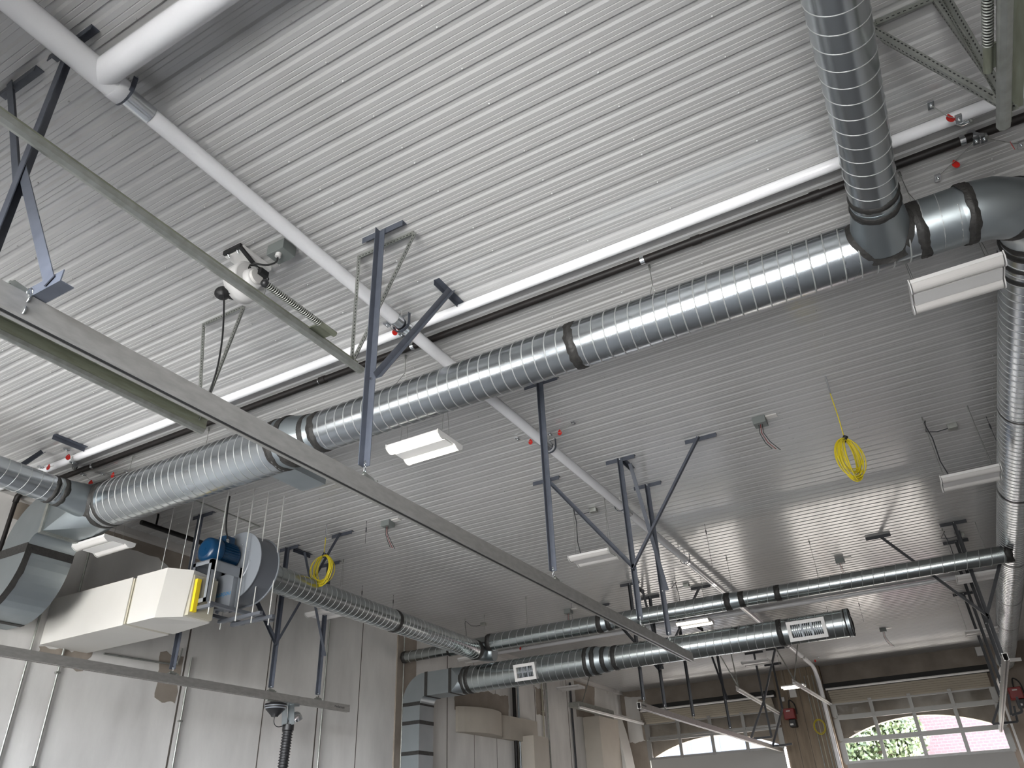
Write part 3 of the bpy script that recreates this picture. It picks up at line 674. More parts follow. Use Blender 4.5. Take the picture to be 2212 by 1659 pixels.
hanger(x4_, 19.7, 2.06, 'far dark hanger near the left door with a slanting brace', [(x4_, 18.4, 2.7, 'y')], m='strutd')
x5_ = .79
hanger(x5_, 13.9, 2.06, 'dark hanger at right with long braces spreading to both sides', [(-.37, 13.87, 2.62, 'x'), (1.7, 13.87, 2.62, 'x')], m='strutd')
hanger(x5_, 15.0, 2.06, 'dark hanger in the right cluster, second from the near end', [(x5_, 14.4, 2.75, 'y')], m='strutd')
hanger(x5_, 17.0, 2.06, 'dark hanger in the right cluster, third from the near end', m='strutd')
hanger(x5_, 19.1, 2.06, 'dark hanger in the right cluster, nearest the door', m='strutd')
# nearest hanger, upper left corner
t = thing('strut_hanger', 'dark crossing struts in the upper left corner above the near rail', 'hanger', (-2.9, 1.18, 2.05), 'dark strut hangers')
for cx_ in (-3.5, -4.03): MB().ell((cx_-LP/2, 1.17, H-.001), (cx_+LP/2, 1.17, H-.001), WD, TH, (0, 1, 0), (0, 0, -1)).build('ceiling_plate', 'strut', t)
a0 = at(135, 120, z=H-.02); a1 = at(-60, 610, y=1.16)
MB().ell(a0, a1, .06, TH, (1, 0, 0), (0, 1, 0)).build('brace', 'strut', t)
b0 = at(14, 183, z=H-.02); b1 = at(28, 412, y=1.22)
MB().ell(b0, b1, .05, TH, (1, 0, .3), (0, 1, 0)).build('brace', 'strut', t)
c0_ = at(42, 362, y=1.19); c1_ = at(101, 614, y=1.19)
MB().ell(c0_+V(-.02, 0, 0), c1_+V(-.02, 0, 0), .06, TH, (1, 0, 0), (0, 1, 0)).build('post', 'strut', t)
f0 = at(22, 668, y=1.2); f1 = at(121, 630, y=1.2)
MB().ell((f0.x, 1.2, 2.01), (f1.x, 1.2, 2.01), .06, TH, (0, 1, 0), (0, 0, 1)).build('foot_angle', 'strut', t)
b = MB()
for i in range(4): 
    pl = V(1, 0, 0) if i % 2 else V(0, 1, 0); b.tube([V(-2.87, 1.19, 2.02-.03*i)+pl*math.cos(a)*.012+V(0, 0, math.sin(a)*.022) for a in [2*PI*k/8 for k in range(8)]], .004, 5, closed=True)
b.build('chain', 'zinc', t)

# ================================================================== RAILS
def rail(x, z, y0, y1, label, clips=(), h=.105, wd=.07):
    t = thing('exhaust_rail', label, 'rail', (x, y0, z), 'aluminium exhaust rails')
    L = y1-y0; p = [(-wd/2, h/2), (wd/2, h/2), (wd/2, -h/2), (.012, -h/2), (.012, -h/2+.008), (wd/2-.008, -h/2+.012), (wd/2-.006, h/2-.006), (-wd/2+.006, h/2-.006), (-wd/2+.008, -h/2+.012), (-.012, -h/2+.008), (-.012, -h/2), (-wd/2, -h/2)]
    MB().prism([(x+a, y0, z+b_) for a, b_ in p], (0, L, 0)).build('rail_profile', 'rail', t)
    MB().box(x-.012, x+.012, y0+.01, y1-.01, z-h/2+.004, z-h/2+.007).build('rubber_lip', 'rubber', t)
    for cy_ in clips:
        b = MB(); b.prism([(x, cy_-.09, z+h/2), (x, cy_+.09, z+h/2), (x, cy_+.05, z+h/2+.035), (x, cy_-.05, z+h/2+.05)], (.006, 0, 0)); b.tube([(x-.02, cy_-.07, z+h/2+.015), (x+.03, cy_-.07, z+h/2+.015)], .008, 6); b.tube([(x-.02, cy_+.06, z+h/2+.015), (x+.03, cy_+.06, z+h/2+.015)], .008, 6)
        b.build('hanger_clip', 'galvd', t)
    return t
rail(-2.90, 1.955, -.9, at(1492, 1422, x=-2.9).y, 'long aluminium rail running diagonally across the picture from the left edge', (1.18, 3.44, 6.18, 8.46, 9.47))
r3 = rail(-8.72, 1.94, .2, at(752, 1535, x=-8.72).y, 'aluminium rail in front of the left wall carrying the black hose', (3.44, 6.76, 8.50, 9.50))
r4 = rail(x4_, 1.94, at(1377, 1524, z=1.94).y, 25.3, 'pale aluminium rail running to the left far door', (13.85, 15.0, 16.8, 19.7))
rail(x5_, 1.94, 13.2, 25.3, 'aluminium rail end-on below the dark hangers at the right', (13.9, 15.0, 17.0, 19.1))
# lettering near the end of the left rail and the far rail
def text_on(s, loc, size, rotm, mt, parent, name='lettering'):
    cu = bpy.data.curves.new(name, 'FONT'); cu.body = s; cu.size = size; cu.extrude = .0006; cu.align_x = 'CENTER'; cu.align_y = 'CENTER'
    o = bpy.data.objects.new(name, cu); o.matrix_world = Matrix.Translation(Vector(loc)) @ rotm.to_4x4()
    dg = bpy.context.evaluated_depsgraph_get(); C.objects.link(o); dg.update()
    me = bpy.data.meshes.new_from_object(o.evaluated_get(dg)); bpy.data.objects.remove(o)
    me.transform(Matrix.Translation(Vector(loc)-parent_loc(parent)) @ rotm.to_4x4()); me.materials.clear(); me.materials.append(M[mt])
    n = bpy.data.objects.new(name, me); C.objects.link(n); n.parent = parent; return n
ROT_PX = Matrix(((0, 0, 1), (1, 0, 0), (0, 1, 0)))      # reads along +Y, faces +X
c = at(733, 1535, x=-8.684); text_on('Nederman', (-8.684, c.y, 1.94), .055, ROT_PX, 'ink', r3)
c = at(1392, 1528, x=x4_+.036); text_on('Nederman', (x4_+.036, c.y, 1.95), .055, ROT_PX, 'ink', r4)

# ---- overhead door tracks near the camera
def track(x, z, y0, y1, sgn, label, curve=None):
    t = thing('door_track', label, 'door track', (x, y0, z), 'overhead door tracks')
    b = MB(); b.ell((x, y0, z+.09), (x, y1, z+.09), .085, .004, (0, 0, -1), (-sgn, 0, 0)); b.build('track_angle', 'track', t)
    p = [(0, .05), (0, 0), (.01, -.022), (.035, -.03), (.06, -.022), (.066, 0), (.066, .012), (.060, .012), (.056, -.002), (.05, -.015), (.035, -.02), (.015, -.015), (.006, .0), (.006, .05)]
    MB().prism([(x+sgn*a, y0, z+b_) for a, b_ in p], (0, y1-y0, 0)).build('track_channel', 'galvd', t)
    b = MB()
    for i in range(5): b.box(x-.003-.0*sgn, x+.003, y1-.30+.05*i, y1-.275+.05*i, z+.04, z+.052)
    b.build('slot', 'hole', t)
    return t
yt = at(772, 806, x=-3.25).y
track(-3.25, 3.08, YB+.1, yt, 1, 'greenish steel door track running across the upper left of the picture')
track(-4.88, 3.06, YB+.1, at(478, 916, z=3.06).y, -1, 'steel door track seen just below the long diagonal rail')
track(1.11, 3.08, YB+.1, at(2179, 268, z=3.08).y, -1, 'steel door track end-on at the top right corner')
def perf(b, p0, p1, u, v, w_=.035):
    b.ell(p0, p1, w_, .003, u, v, 0)
    p0 = Vector(p0); p1 = Vector(p1); d = (p1-p0).normalized(); L = (p1-p0).length
    u = Vector(u); u = (u-d*d.dot(u)).normalized(); v = Vector(v); v = v-d*d.dot(v); v = (v-u*u.dot(v)).normalized()
    s = .03
    while s < L-.02:
        for q, nn in ((u, v), (v, u)):
            for sg in (-.0006, .0036): 
                c = p0+d*s+q*w_*.62+nn*sg; b.poly([c-d*.008-q*.004, c+d*.008-q*.004, c+d*.008+q*.004, c-d*.008+q*.004], 1)
        s += .032
def perf_hanger(x, y, zb, sp, label, top=None):
    t = thing('perforated_hanger', label, 'hanger', (x, y, zb), 'perforated angle hangers of the door tracks')
    xa, xb_ = sp
    b = MB(); perf(b, (xa, y, H-.003), (xb_, y, H-.003), (0, 0, -1), (0, 1, 0)); b.build('ceiling_angle', ['galvd', 'hole'], t)
    for x_ in (xa, xb_):
        b = MB(); perf(b, (x_, y, H-.02), (x, y+.01, zb), (1, 0, 0), (0, 1, 0)); b.build('hanger_leg', ['galvd', 'hole'], t)
    return t
pa = at(772, 552, z=H); pb = at(893, 498, z=H)
perf_hanger(-3.28, pa.y, 3.13, (pa.x, pb.x), 'perforated angle hanger left of the long dark post in the middle')
pa = at(437, 698, z=H); pb = at(528, 662, z=H)
perf_hanger(-4.9, pa.y, 3.12, (pa.x, pb.x), 'perforated angle hanger meeting the long rail beside the black cord')
t = perf_hanger(1.13, at(2175, 235, z=3.15).y, 3.13, (at(1870, 55, z=H).x, at(2010, -10, z=H).x), 'perforated angle brace at the top right corner')
pz = at(2175, 238, z=3.14)
b = MB(); perf(b, tuple(at(1900, 85, z=H-.02)), tuple(pz), (0, 0, 1), (0, 1, 0), .045); b.build('hanger_leg', ['galvd', 'hole'], t)
b = MB(); perf(b, tuple(at(2035, -8, z=H-.02)), tuple(pz), (0, 0, 1), (1, 0, 0), .04); b.build('hanger_leg', ['galvd', 'hole'], t)
b = MB(); perf(b, tuple(at(1890, 42, z=H-.004)), tuple(at(2010, -8, z=H-.004)), (0, 0, -1), (0, 1, 0), .05); b.build('ceiling_angle', ['galvd', 'hole'], t)
# bumper springs with their brackets
def spring(a, c, bracket, label, rail_x):
    t = thing('bumper_spring', label, 'spring', tuple(c), 'door track bumper springs')
    a = Vector(a); c = Vector(c); MB().helix(a, c, .021, .017, .0048, seg=12, n=5).tube([a, c], .012, 8, 1).build('coil', ['galvd', 'hole'], t)
    d = (c-a).normalized()
    MB().tube([c-d*.01, c+d*.16], .022, 14).build('socket', 'track', t)
    MB().box(min(rail_x, c.x), max(rail_x, c.x), c.y, c.y+.15, c.z-.006, c.z+.006).build('bracket_plate', 'track', t)
    MB().ball(a, .028, n=8).build('bumper_cap', 'rubber', t)
s0 = at(572, 612, z=3.12); s1 = at(690, 698, z=3.12)
spring((s1.x, s0.y-.0, 3.12), (s1.x, s1.y, 3.12), 0, 'coil bumper spring with dark bracket beside the greenish door track', -3.25)
s1 = at(2134, 98, z=3.12)
spring((s1.x, .6, 3.12), (s1.x, s1.y, 3.12), 0, 'coil bumper spring with bracket at the top right corner', 1.11)

# ================================================================== LIGHT FIXTURES
def fixture(x, y, z, label, lit=False, grp='two-lens high-bay lights'):
    t = thing('high_bay_light', label, 'ceiling light', (x, y, z), grp)
    L, W_ = .60, .43
    def lensprof(y0, y1, dep): return [(y0+(y1-y0)*i/10, -dep*math.sin(PI*i/10)) for i in range(11)]
    b = MB()
    b.box(x-L/2+.01, x+L/2-.01, y-.075, y+.075, z+.0, z+.05)
    b.build('driver_cover', 'white', t)
    for y0, y1 in ((y-W_/2, y-.075), (y+.075, y+W_/2)):
        b = MB(); pr = lensprof(y0, y1, .032)
        for i in range(10): b.poly([(x-L/2+.008, pr[i][0], z+.012+pr[i][1]), (x-L/2+.008, pr[i+1][0], z+.012+pr[i+1][1]), (x+L/2-.008, pr[i+1][0], z+.012+pr[i+1][1]), (x+L/2-.008, pr[i][0], z+.012+pr[i][1])], sm=True)
        rf_ = MB().box(x-L/2+.005, x+L/2-.005, y0, y1, z+.014, z+.045).build('reflector', 'white', t)
        b.build('lens', 'lit' if lit else 'lens', rf_)
    for s_ in (-1, 1):
        b = MB(); xx = x+s_*L/2; loop = [(xx, y-W_/2-.004, z+.05)]+[(xx, a, z+.008+c) for a, c in lensprof(y-W_/2, y-.075, .036)]+[(xx, a, z+.008+c) for a, c in lensprof(y+.075, y+W_/2, .036)]+[(xx, y+W_/2+.004, z+.05)]
        b.prism(loop, (s_*.008, 0, 0)); b.build('end_plate', 'white', t)
    for s_ in (-1, 1):
        b = MB(); xx = x+s_*(L/2-.05)
        for dy in (-.07, .07): b.tube([(xx, y+dy, z+.05), (xx, y+dy*.3, z+.5), (xx, y+dy*.1, H)], .0022, 4)
        b.tube([(xx, y, H), (xx, y, H-.05)], .008, 6)
        b.build('suspension_wire', 'galvd', t)
    return t
YL = [5.38, 9.50, 14.15, 18.9, 23.2]
LL = {(-3.85, 0): ('lit twin-lens light hanging just below the big duct', True), (.87, 0): ('unlit light below the big duct near the right edge', False), (-8.68, 0): ('unlit twin-lens light above the white duct boxes', False),
      (-3.85, 1): ('unlit light behind the slanting brace right of the white pipe', False), (.87, 1): ('unlit light half over the far running duct at right', False), (-8.68, 1): ('unlit light behind the fan duct against the left wall', False),
      (-3.85, 2): ('lit light between the thin duct and the grille duct', True), (.87, 2): ('unlit light among the dark struts beside the right duct', False), (-8.68, 2): ('unlit light just behind the joint of the fan duct', False),
      (-3.85, 3): ('small bright light before the concrete header of the left door', False), (.87, 3): ('small unlit light low on the right near the duct end', False), (-8.68, 3): ('small unlit light by the wall columns below the grille duct', False),
      (-3.85, 4): ('small lit light in front of the concrete pier between the doors', True)}
protos = {}
for (x_, i), (lb, lit) in LL.items():
    z_ = 3.3
    if lit not in protos: protos[lit] = (fixture(x_, YL[i], z_, lb, lit), )
    else:
        c = copy_tree(protos[lit][0]); c.location = (x_, YL[i], z_); c['label'] = lb
# ================================================================== JUNCTION BOXES
def jbox(px, py, label, s=.15, wires_=True, cover=True, m='jbox'):
    c = at(px, py, z=H-.05); x, y = c.x, c.y; t = thing('junction_box', label, 'junction box', (x, y, H), 'grey junction boxes on the ceiling')
    MB().box(x-s/2, x+s/2, y-s/2, y+s/2, H-.09, H+.002).build('box_body', m, t, bevel=.004)
    if cover: MB().box(x+s/2-.02, x+s/2+.13, y-.03, y+.06, H-.012, H+.001).build('ceiling_patch', 'lens', t)
    if wires_:
        b = MB()
        for k in range(3):
            dx = .02*k; b.tube([(x+dx-.02, y-.02, H-.09), (x+dx-.03, y-.01, H-.20), (x+dx*1.4, y+.02, H-.32), (x+.06+dx*2.2, y, H-.42-.02*k)], .004, 5, m=k % 2)
        b.build('pigtail_wires', ['rubber', 'redbox'], t)
    return t
jbox(1642, 912, 'grey junction box with pigtail wires left of the yellow coil')
jbox(838, 1133, 'grey junction box with wires right of the grey fan')
jbox(1228, 1322, 'small grey junction box seen just above the thin duct')
jbox(1815, 1213, 'grey junction box above the right part of the thin duct')
jbox(1908, 1362, 'grey junction box with wires right of the capped duct end')
def lbox(px, py, label, lx, ly):
    c = at(px, py, z=H-.04); x, y = c.x, c.y; t = thing('outlet_box', label, 'junction box', (x, y, H), 'small steel outlet boxes with light cords')
    MB().box(x-.055, x+.055, y-.045, y+.045, H-.06, H+.001).build('box_body', 'galvd', t, bevel=.003)
    b = MB(); hx = lx-.25
    b.tube([(x-.05, y, H-.04), (x-.18, y, H-.05), (x-.3, y-.03, H-.03), (hx+.02, ly, H-.06), (hx, ly, H-.09), (hx+.03, ly, 3.9), (hx+.02, ly, 3.6), (hx+.06, ly, 3.36)], .006, 6)
    b.build('light_cord', 'strutd', t)
for px, py, i, x_, lb in ((2058, 923, 1, .87, 'steel outlet box feeding the unlit light at the right duct'), (1282, 1104, 1, -3.85, 'steel outlet box crossed by the slanting dark brace'), (1483, 1266, 2, -3.85, 'steel outlet box right of the tall strut cluster above the thin duct'),
                      (1044, 1349, 2, -8.68, 'steel outlet box above the fan duct joint'), (2075, 1157, 2, .87, 'steel outlet box between the far right dark plates')):
    lbox(px, py, lb, x_, YL[i])

# ================================================================== HOSE REEL (cable reel) with cords
rc_ = at(530, 605, z=3.98); t = thing('cable_reel', 'white cable reel fixed to the ceiling behind the greenish track', 'cable reel', (rc_.x, rc_.y, H))
x, y = rc_.x, rc_.y
# drum axis along X, seen from below
MB().tube([(x-.07, y, 3.95), (x-.065, y, 3.95), (x+.065, y, 3.95), (x+.07, y, 3.95)], [.15, .165, .165, .15], 40).build('drum', 'white', t)
MB().tube([(x+.07, y, 3.95), (x+.12, y, 3.95), (x+.125, y, 3.95)], [.09, .085, .07], 28).build('slip_ring_cover', 'white', t)
MB().tube([(x+.125, y-.01, 3.95), (x+.15, y-.01, 3.95)], [.062, .06], 24).build('end_cap', 'lens', t)
MB().box(x-.10, x+.10, y-.16, y+.16, H-.05, H-.002).build('mounting_plate', 'white', t, bevel=.006)
b = MB(); b.bar((x+.09, y-.17, H-.04), (x+.09, y-.02, H-.10), .03, .02); b.bar((x-.09, y-.18, H-.03), (x+.1, y-.18, H-.03), .02, .04); b.build('pivot_bracket', 'rubber', t)
b = MB()
for dx in (-.05, .05): b.tube([(x+dx, y-.17, H-.05), (x+dx, y-.15, H-.07)], .008, 8)
b.build('bolt', 'zinc', t)
g = at(482, 637, z=3.80)
MB().tube([(g.x-.02, g.y, g.z+.03), (g.x, g.y, g.z), (g.x, g.y, g.z-.02)], [.06, .055, .03], 20).build('roller_mouth', 'rubber', t)
b = MB(); b.bar((x-.02, y+.05, 3.82), (g.x, g.y, g.z+.02), .07, .03); b.build('roller_arm', 'rubber', t)
c1 = at(487, 650, y=g.y); pts = [at(484, 640, y=g.y), at(483, 690, y=g.y+.02), at(479, 740, y=g.y+.04), at(468, 800, y=g.y+.05), at(447, 862, y=g.y+.06), at(430, 890, y=g.y+.06)]
pts = [Vector(p) for p in pts]
def smooth(pts, n=6):
    pts = [Vector(p) for p in pts]; out = []
    for i in range(len(pts)-1):
        p0 = pts[max(i-1, 0)]; p1 = pts[i]; p2 = pts[i+1]; p3 = pts[min(i+2, len(pts)-1)]
        for j in range(n):
            t_ = j/n; out.append(.5*((2*p1)+(p2-p0)*t_+(2*p0-5*p1+4*p2-p3)*t_*t_+(3*p1-p0-3*p2+p3)*t_**3))
    return out+[pts[-1]]
o = MB().tube(smooth(pts), .007, 8).build('hanging_cord', 'rubber'); tag(o, 'black cord hanging down from the white cable reel', 'cord')
# supply box and feed cord
c = at(608, 543, z=H-.05); bx, by = c.x, c.y
t = thing('junction_box', 'grey junction box feeding the white cable reel', 'junction box', (bx, by, H))
MB().box(bx-.09, bx+.09, by-.07, by+.07, H-.10, H+.001).build('box_body', 'jbox', t, bevel=.004)
k = at(602, 552, z=H-.12)
MB().tube([(k.x, k.y, H-.09), (k.x-.01, k.y, H-.13)], .024, 14).build('cord_grip', 'white', t)
fc = [at(600, 556, z=H-.14), at(596, 566, z=H-.16), at(580, 572, z=H-.15), at(560, 571, z=H-.13), at(548, 568, z=H-.12)]
b = MB().tube(smooth(fc), .008, 8)
for k in range(5):
    cc = at(550+4*k, 578+9*k, z=4.02); a_ = .02+.012*(k % 2); b.tube(smooth([cc+V(math.cos(q)*a_*1.6, math.sin(q)*a_*2.2, .012*k) for q in [2*PI*i/8 for i in range(9)]], 3), .006, 6)
p_a = at(566, 588, z=4.0); b.box(p_a.x-.025, p_a.x+.025, p_a.y-.03, p_a.y+.05, 3.97, 4.02)
tag(b.build('reel_feed_cord', 'rubber'), 'coiled black feed cord tied up beside the white cable reel', 'cord')

# ================================================================== EXHAUST FAN
XF, ZF = -7.72, 3.19
yf0, yf1 = 6.62, 6.93
t = thing('exhaust_fan', 'grey centrifugal fan with blue motor in an open frame hung on rods', 'fan', (XF, 6.7, 2.6))
def scroll(y, r0, n=60):
    out = []
    for i in range(n):
        a = 2*PI*i/n
        r = r0*(1+.16*((a/(2*PI))))          # opens towards the outlet, which points to the wall
        ang = PI*1.05-a; out.append(V(XF+r*math.cos(ang), y, ZF+r*math.sin(ang)))
    out.append(V(XF-r0*1.17, y, ZF-r0*1.02)); return out
# outline : circle with outlet leg down towards -X
def outline(y, g=0):
    pts = []; n = 44
    for i in range(n+1):
        a = math.radians(165-(165+95)*i/n); r = .40+.055*i/n+g; pts.append(V(XF+.02+r*math.cos(a), y, ZF+.02+r*math.sin(a)))
    pts += [V(XF-.34, y, ZF-.46-g), V(XF-.34-g, y, ZF-.05)]
    return pts
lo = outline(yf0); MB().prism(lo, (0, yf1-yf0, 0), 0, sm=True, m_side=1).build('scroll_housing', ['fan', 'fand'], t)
for yy, nm in ((yf0-.012, 'front_rim'), (yf1, 'back_rim')):
    MB().prism(outline(yy, .018), (0, .012, 0), 0).build(nm, 'fan', t)
MB().tube([(XF+.02, yf0-.02, ZF+.02), (XF+.02, yf0-.012, ZF+.02)], [.24, .25], 40).build('motor_side_plate', 'fan', t)
b = MB()
for i in range(10): a = 2*PI*i/10; b.ball((XF+.02+.265*math.cos(a), yf0-.016, ZF+.02+.265*math.sin(a)), .009, n=6)
b.build('bolt', 'zinc', t)
MB().box(XF-.42, XF-.34, yf0, yf1, ZF-.46, ZF-.05).build('outlet_neck', 'fan', t)
# motor, axis along Y, shaft end towards the housing
ym0, ym1 = yf0-.50, yf0-.04
XMt, ZMt = XF-.02, ZF+.11; rm_ = .155
mo = MB(); mo.tube([(XMt, ym0+.17, ZMt), (XMt, ym1, ZMt)], rm_-.012, 32)
for i in range(28):
    a = 2*PI*i/28; e1 = V(math.cos(a), 0, math.sin(a)); mo.bar(V(XMt, ym0+.19, ZMt)+e1*rm_, V(XMt, ym1-.03, ZMt)+e1*rm_, .005, .028, up=e1)
mo_ = mo.build('motor_body', 'motor', t)
MB().tube([(XMt, ym0, ZMt), (XMt, ym0+.008, ZMt), (XMt, ym0+.03, ZMt), (XMt, ym0+.16, ZMt), (XMt, ym0+.18, ZMt)], [.10, .125, .155, .165, .165], 36).tube([(XMt, ym0-.004, ZMt), (XMt, ym0+.002, ZMt)], .02, 14).build('fan_cowl', 'motor', mo_)
MB().box(XMt-.06, XMt+.07, ym0+.24, ym0+.40, ZMt+.13, ZMt+.24).build('terminal_box', 'motor', mo_, bevel=.01)
MB().tube([(XMt+.08, ym0+.27, ZMt+.16), (XMt+.08, ym0+.27, ZMt+.12)], .018, 10).tube([(XMt+.07, ym0+.27, ZMt+.18), (XMt+.085, ym0+.27, ZMt+.15)], .022, 10).build('cable_gland', 'zinc', mo_)
# motor pedestal
zt, zb = ZMt-rm_-.02, 2.60
xa, xb2, ya, yb2 = XMt-.13, XMt+.21, ym0-.02, yf0-.02
pd = MB(); w_ = .05
for xx in (xa, xb2-w_):
    pass
pd.box(xa, xb2, ya, ya+.006, zt-w_, zt); pd.box(xa, xb2, ya, ya+.006, zb, zb+w_)
pd.box(xa, xa+w_, ya, ya+.006, zb, zt); pd.box(xb2-w_, xb2, ya, ya+.006, zb, zt)
pd.box(xb2-.006, xb2, ya, yb2, zt-.13, zt); pd.box(xb2-.006, xb2, yb2-w_, yb2, zb, zt); pd.box(xb2-.006, xb2, ya, ya+w_, zb, zt)
pd.box(xa, xa+.006, ya, yb2, zt-.13, zt); pd.box(xa, xa+.006, yb2-w_, yb2, zb, zt)
pd.box(xa, xb2, ya, yb2, zt-.006, zt+.004)
pd.build('motor_pedestal', 'fan', t)
bf = MB(); bf.bar((xa-.05, ya+.03, zb-.02), (xa-.05, yf1+.15, zb-.02), .05, .04, up=(0, 0, 1)); bf.bar((xb2+.03, ya+.03, zb-.02), (xb2+.03, yf1+.25, zb-.02), .05, .04, up=(0, 0, 1))
bf.bar((xa-.1, ya+.02, zb-.06), (xb2+.1, ya+.02, zb-.06), .05, .04, up=(0, 0, 1)); bf.bar((xa-.1, yf0+.1, zb-.06), (xb2+.3, yf0+.1, zb-.06), .05, .04, up=(0, 0, 1)); bf.bar((xa-.1, yf1, zb-.06), (xb2+.3, yf1, zb-.06), .05, .04, up=(0, 0, 1))
bf.build('base_frame', 'fand', t)
# inner outlet and label seen through the pedestal
MB().box(XF-.33, XF+.16, yf0-.13, yf0-.012, ZF-.56, ZF-.14).build('inlet_hood', 'fan', t)
ROT_YN = Matrix(((1, 0, 0), (0, 0, -1), (0, 1, 0)))      # reads along +X, faces -Y
text_on('nederman', (XF-.04, yf0-.1315, ZF-.40), .095, Matrix(((-1, 0, 0), (0, 0, -1), (0, -1, 0))), 'decal', t)
for xx, yy in ((xa-.06, ya+.02), (xb2+.06, ya+.02), (xa-.06, yf0+.1), (xb2+.14, yf0+.1), (xb2+.22, yf1), (xb2+.06, yb2-.06)):
    MB().tube([(xx, yy, 2.44), (xx, yy, H)], .0075, 8).build('threaded_rod', 'rod', t)
tag(MB().tube(smooth([(XMt+.08, ym0+.27, ZMt+.18), (XMt+.03, ym0+.25, ZMt+.35), (XMt+.0, ym0+.25, ZMt+.6), (XMt+.0, ym0+.25, H-.10)]), .012, 8).build('motor_power_cable', 'rubber'), 'black power cable running up from the blue motor to a conduit', 'cable')
ca = at(440, 1088, z=H-.08); cb = at(553, 1134, z=H-.08); cc = at(537, 1142, z=H-.08)
tag(MB().tube(smooth([ca+V(-.0, -1.2, 0), ca, cb, cb+V(-.02, .03, 0), cc]), .012, 8).build('ceiling_conduit', 'galvd'), 'thin steel conduit on the ceiling above the fan', 'conduit')

# ---- white wrapped duct boxes between fan and wall
z0, z1 = 2.40, 2.985
t = thing('wrapped_wall_duct', 'long white insulated duct box joining the left wall', 'duct', (-9.3, 6.1, z0))
MB().box(XL+.002, -8.50, 5.75, 6.42, z0, z1).build('duct_box', 'wrap', t, bevel=.004)
MB().box(-8.51, -8.475, 5.765, 6.405, z0+.015, z1-.015).build('end_flange', 'wrapd', t)
t = thing('wrapped_fan_duct', 'white insulated duct box with angled end joined to the grey fan', 'duct', (-8.0, 6.1, z0))
lp = [V(-8.42, 5.75, z0), V(-7.93, 5.75, z0), V(-7.76, 6.00, z0+.03), V(-7.76, 6.40, z0+.03), V(-8.42, 6.42, z0)]
def drum_poly(b, lo, hi, m=0):
    n = len(lo); b.poly(list(reversed(lo)), m); b.poly(hi, m)
    for i in range(n): j = (i+1) % n; b.poly([lo[i], lo[j], hi[j], hi[i]], m)
hi = [V(p.x+(.06 if 0 < i < 3 else 0), p.y, z1+(.0 if i < 2 or i == 4 else -.0)) for i, p in enumerate(lp)]
b = MB(); drum_poly(b, lp, hi); b.build('duct_box', 'wrap', t)
MB().box(-8.455, -8.42, 5.765, 6.405, z0+.02, z1-.02).build('torn_edge', 'wrapd', t)
MB().box(-7.77, -7.70, 6.02, 6.38, z0+.05, z1-.05).build('board_edge', 'wrapd', t)
MB().box(-7.715, -7.66, 6.04, 6.10, z0+.09, z1-.10).build('yellow_collar', 'yellowp', t)
tag(MB().tube([(-8.46, 6.09, z1), (-8.46, 6.09, H)], .005, 6).build('threaded_rod', 'rod'), 'thin rod holding the white duct boxes at their joint', 'rod')
tag(MB().tube([at(390, 1225, y=6.15)+V(0, 0, -.05), V(at(390, 1225, y=6.15).x, 6.15, H)], .005, 6).build('threaded_rod', 'rod'), 'thin rod rising from the angled white duct box', 'rod')

# ================================================================== YELLOW CORD COILS
def coil(px, py, ztop, label, rx_=.13, rz_=.20, n=14, rot=.9, top_px=None, zc=None):
    cpt = at(px, py, z=zc); t = thing('yellow_cord_coil', label, 'cord', tuple(cpt), 'yellow cord coils')
    b = MB()
    for k in range(n):
        a0 = random.random()*6; ra = rx_*(1+random.uniform(-.25, .10)); rb_ = rz_*(1+random.uniform(-.15, .16)); ph_ = rot+random.uniform(-.5, .5)
        off = V(random.uniform(-.01, .01), random.uniform(-.02, .02), random.uniform(-.02, .01))
        pts = [cpt+off+V(math.cos(q)*ra*math.cos(ph_), math.cos(q)*ra*math.sin(ph_), math.sin(q)*rb_+(rz_-rb_)) for q in [2*PI*i/36 for i in range(36)]]
        b.tube(pts, .0062, 6, closed=True)
    b.build('coil', 'yellow', t)
    top = cpt+V(0, 0, rz_)
    MB().tube([top+V(-.02, 0, -.025), top+V(.02, 0, .03)], .026, 10).build('tie', 'rubber', t)
    MB().tube(smooth([top, top+V(.004, 0, .25), V(top.x-.003, top.y, H-.22), V(top.x, top.y, H-.20)]), .006, 6).build('drop_cord', 'yellow', t)
    MB().tube([(top.x, top.y, H-.22), (top.x, top.y, H)], .009, 8).build('ceiling_stub', 'zinc', t)
c = at(1781, 812, z=H); zz = at(1835, 985, y=c.y).z
coil(1836, 986, H, 'yellow cord coil hanging from the ceiling at the right', zc=zz)
c = at(700, 1133, z=H); zz = at(697, 1228, y=c.y).z
coil(697, 1228, H, 'yellow cord coil hanging behind the fan duct', rx_=.19, rz_=.2, zc=zz, rot=.1)

# ================================================================== CABLE BRACES WITH RED TAGS
def tagged_cable(pts, tags, label):
    """pts: pixel + z of anchors; tags: (pixel, z)"""
    P3 = [at(a, b_, z=c_) for a, b_, c_ in pts]
    t = thing('seismic_cable', label, 'cable brace', tuple(P3[0]), 'thin cable braces with red tags')
    b = MB().tube(P3, .003, 5); b.build('wire', 'galvd', t)
    for p in (P3[0], P3[-1]): b = MB(); b.box(p.x-.02, p.x+.02, p.y-.035, p.y+.035, p.z-.012, p.z+.006); b.ball(p+V(0, 0, -.015), .012, n=6); b.build('anchor_clip', 'zinc', t)
    for a, b_, c_, ang in tags:
        q = at(a, b_, z=c_); n = 20; ca, sa = math.cos(ang), math.sin(ang)
        loop = []
        for i in range(n):
            u = 2*PI*i/n; r_ = .026; px_, pz_ = r_*math.cos(u), r_*1.25*math.sin(u)
            if math.sin(u) > .85: pz_ += .014; px_ *= .6
            loop.append(q+V(px_*ca, px_*sa, pz_))
        MB().prism(loop, V(-sa, ca, 0)*.003).build('red_tag', 'red', t)
ZB = H-.02
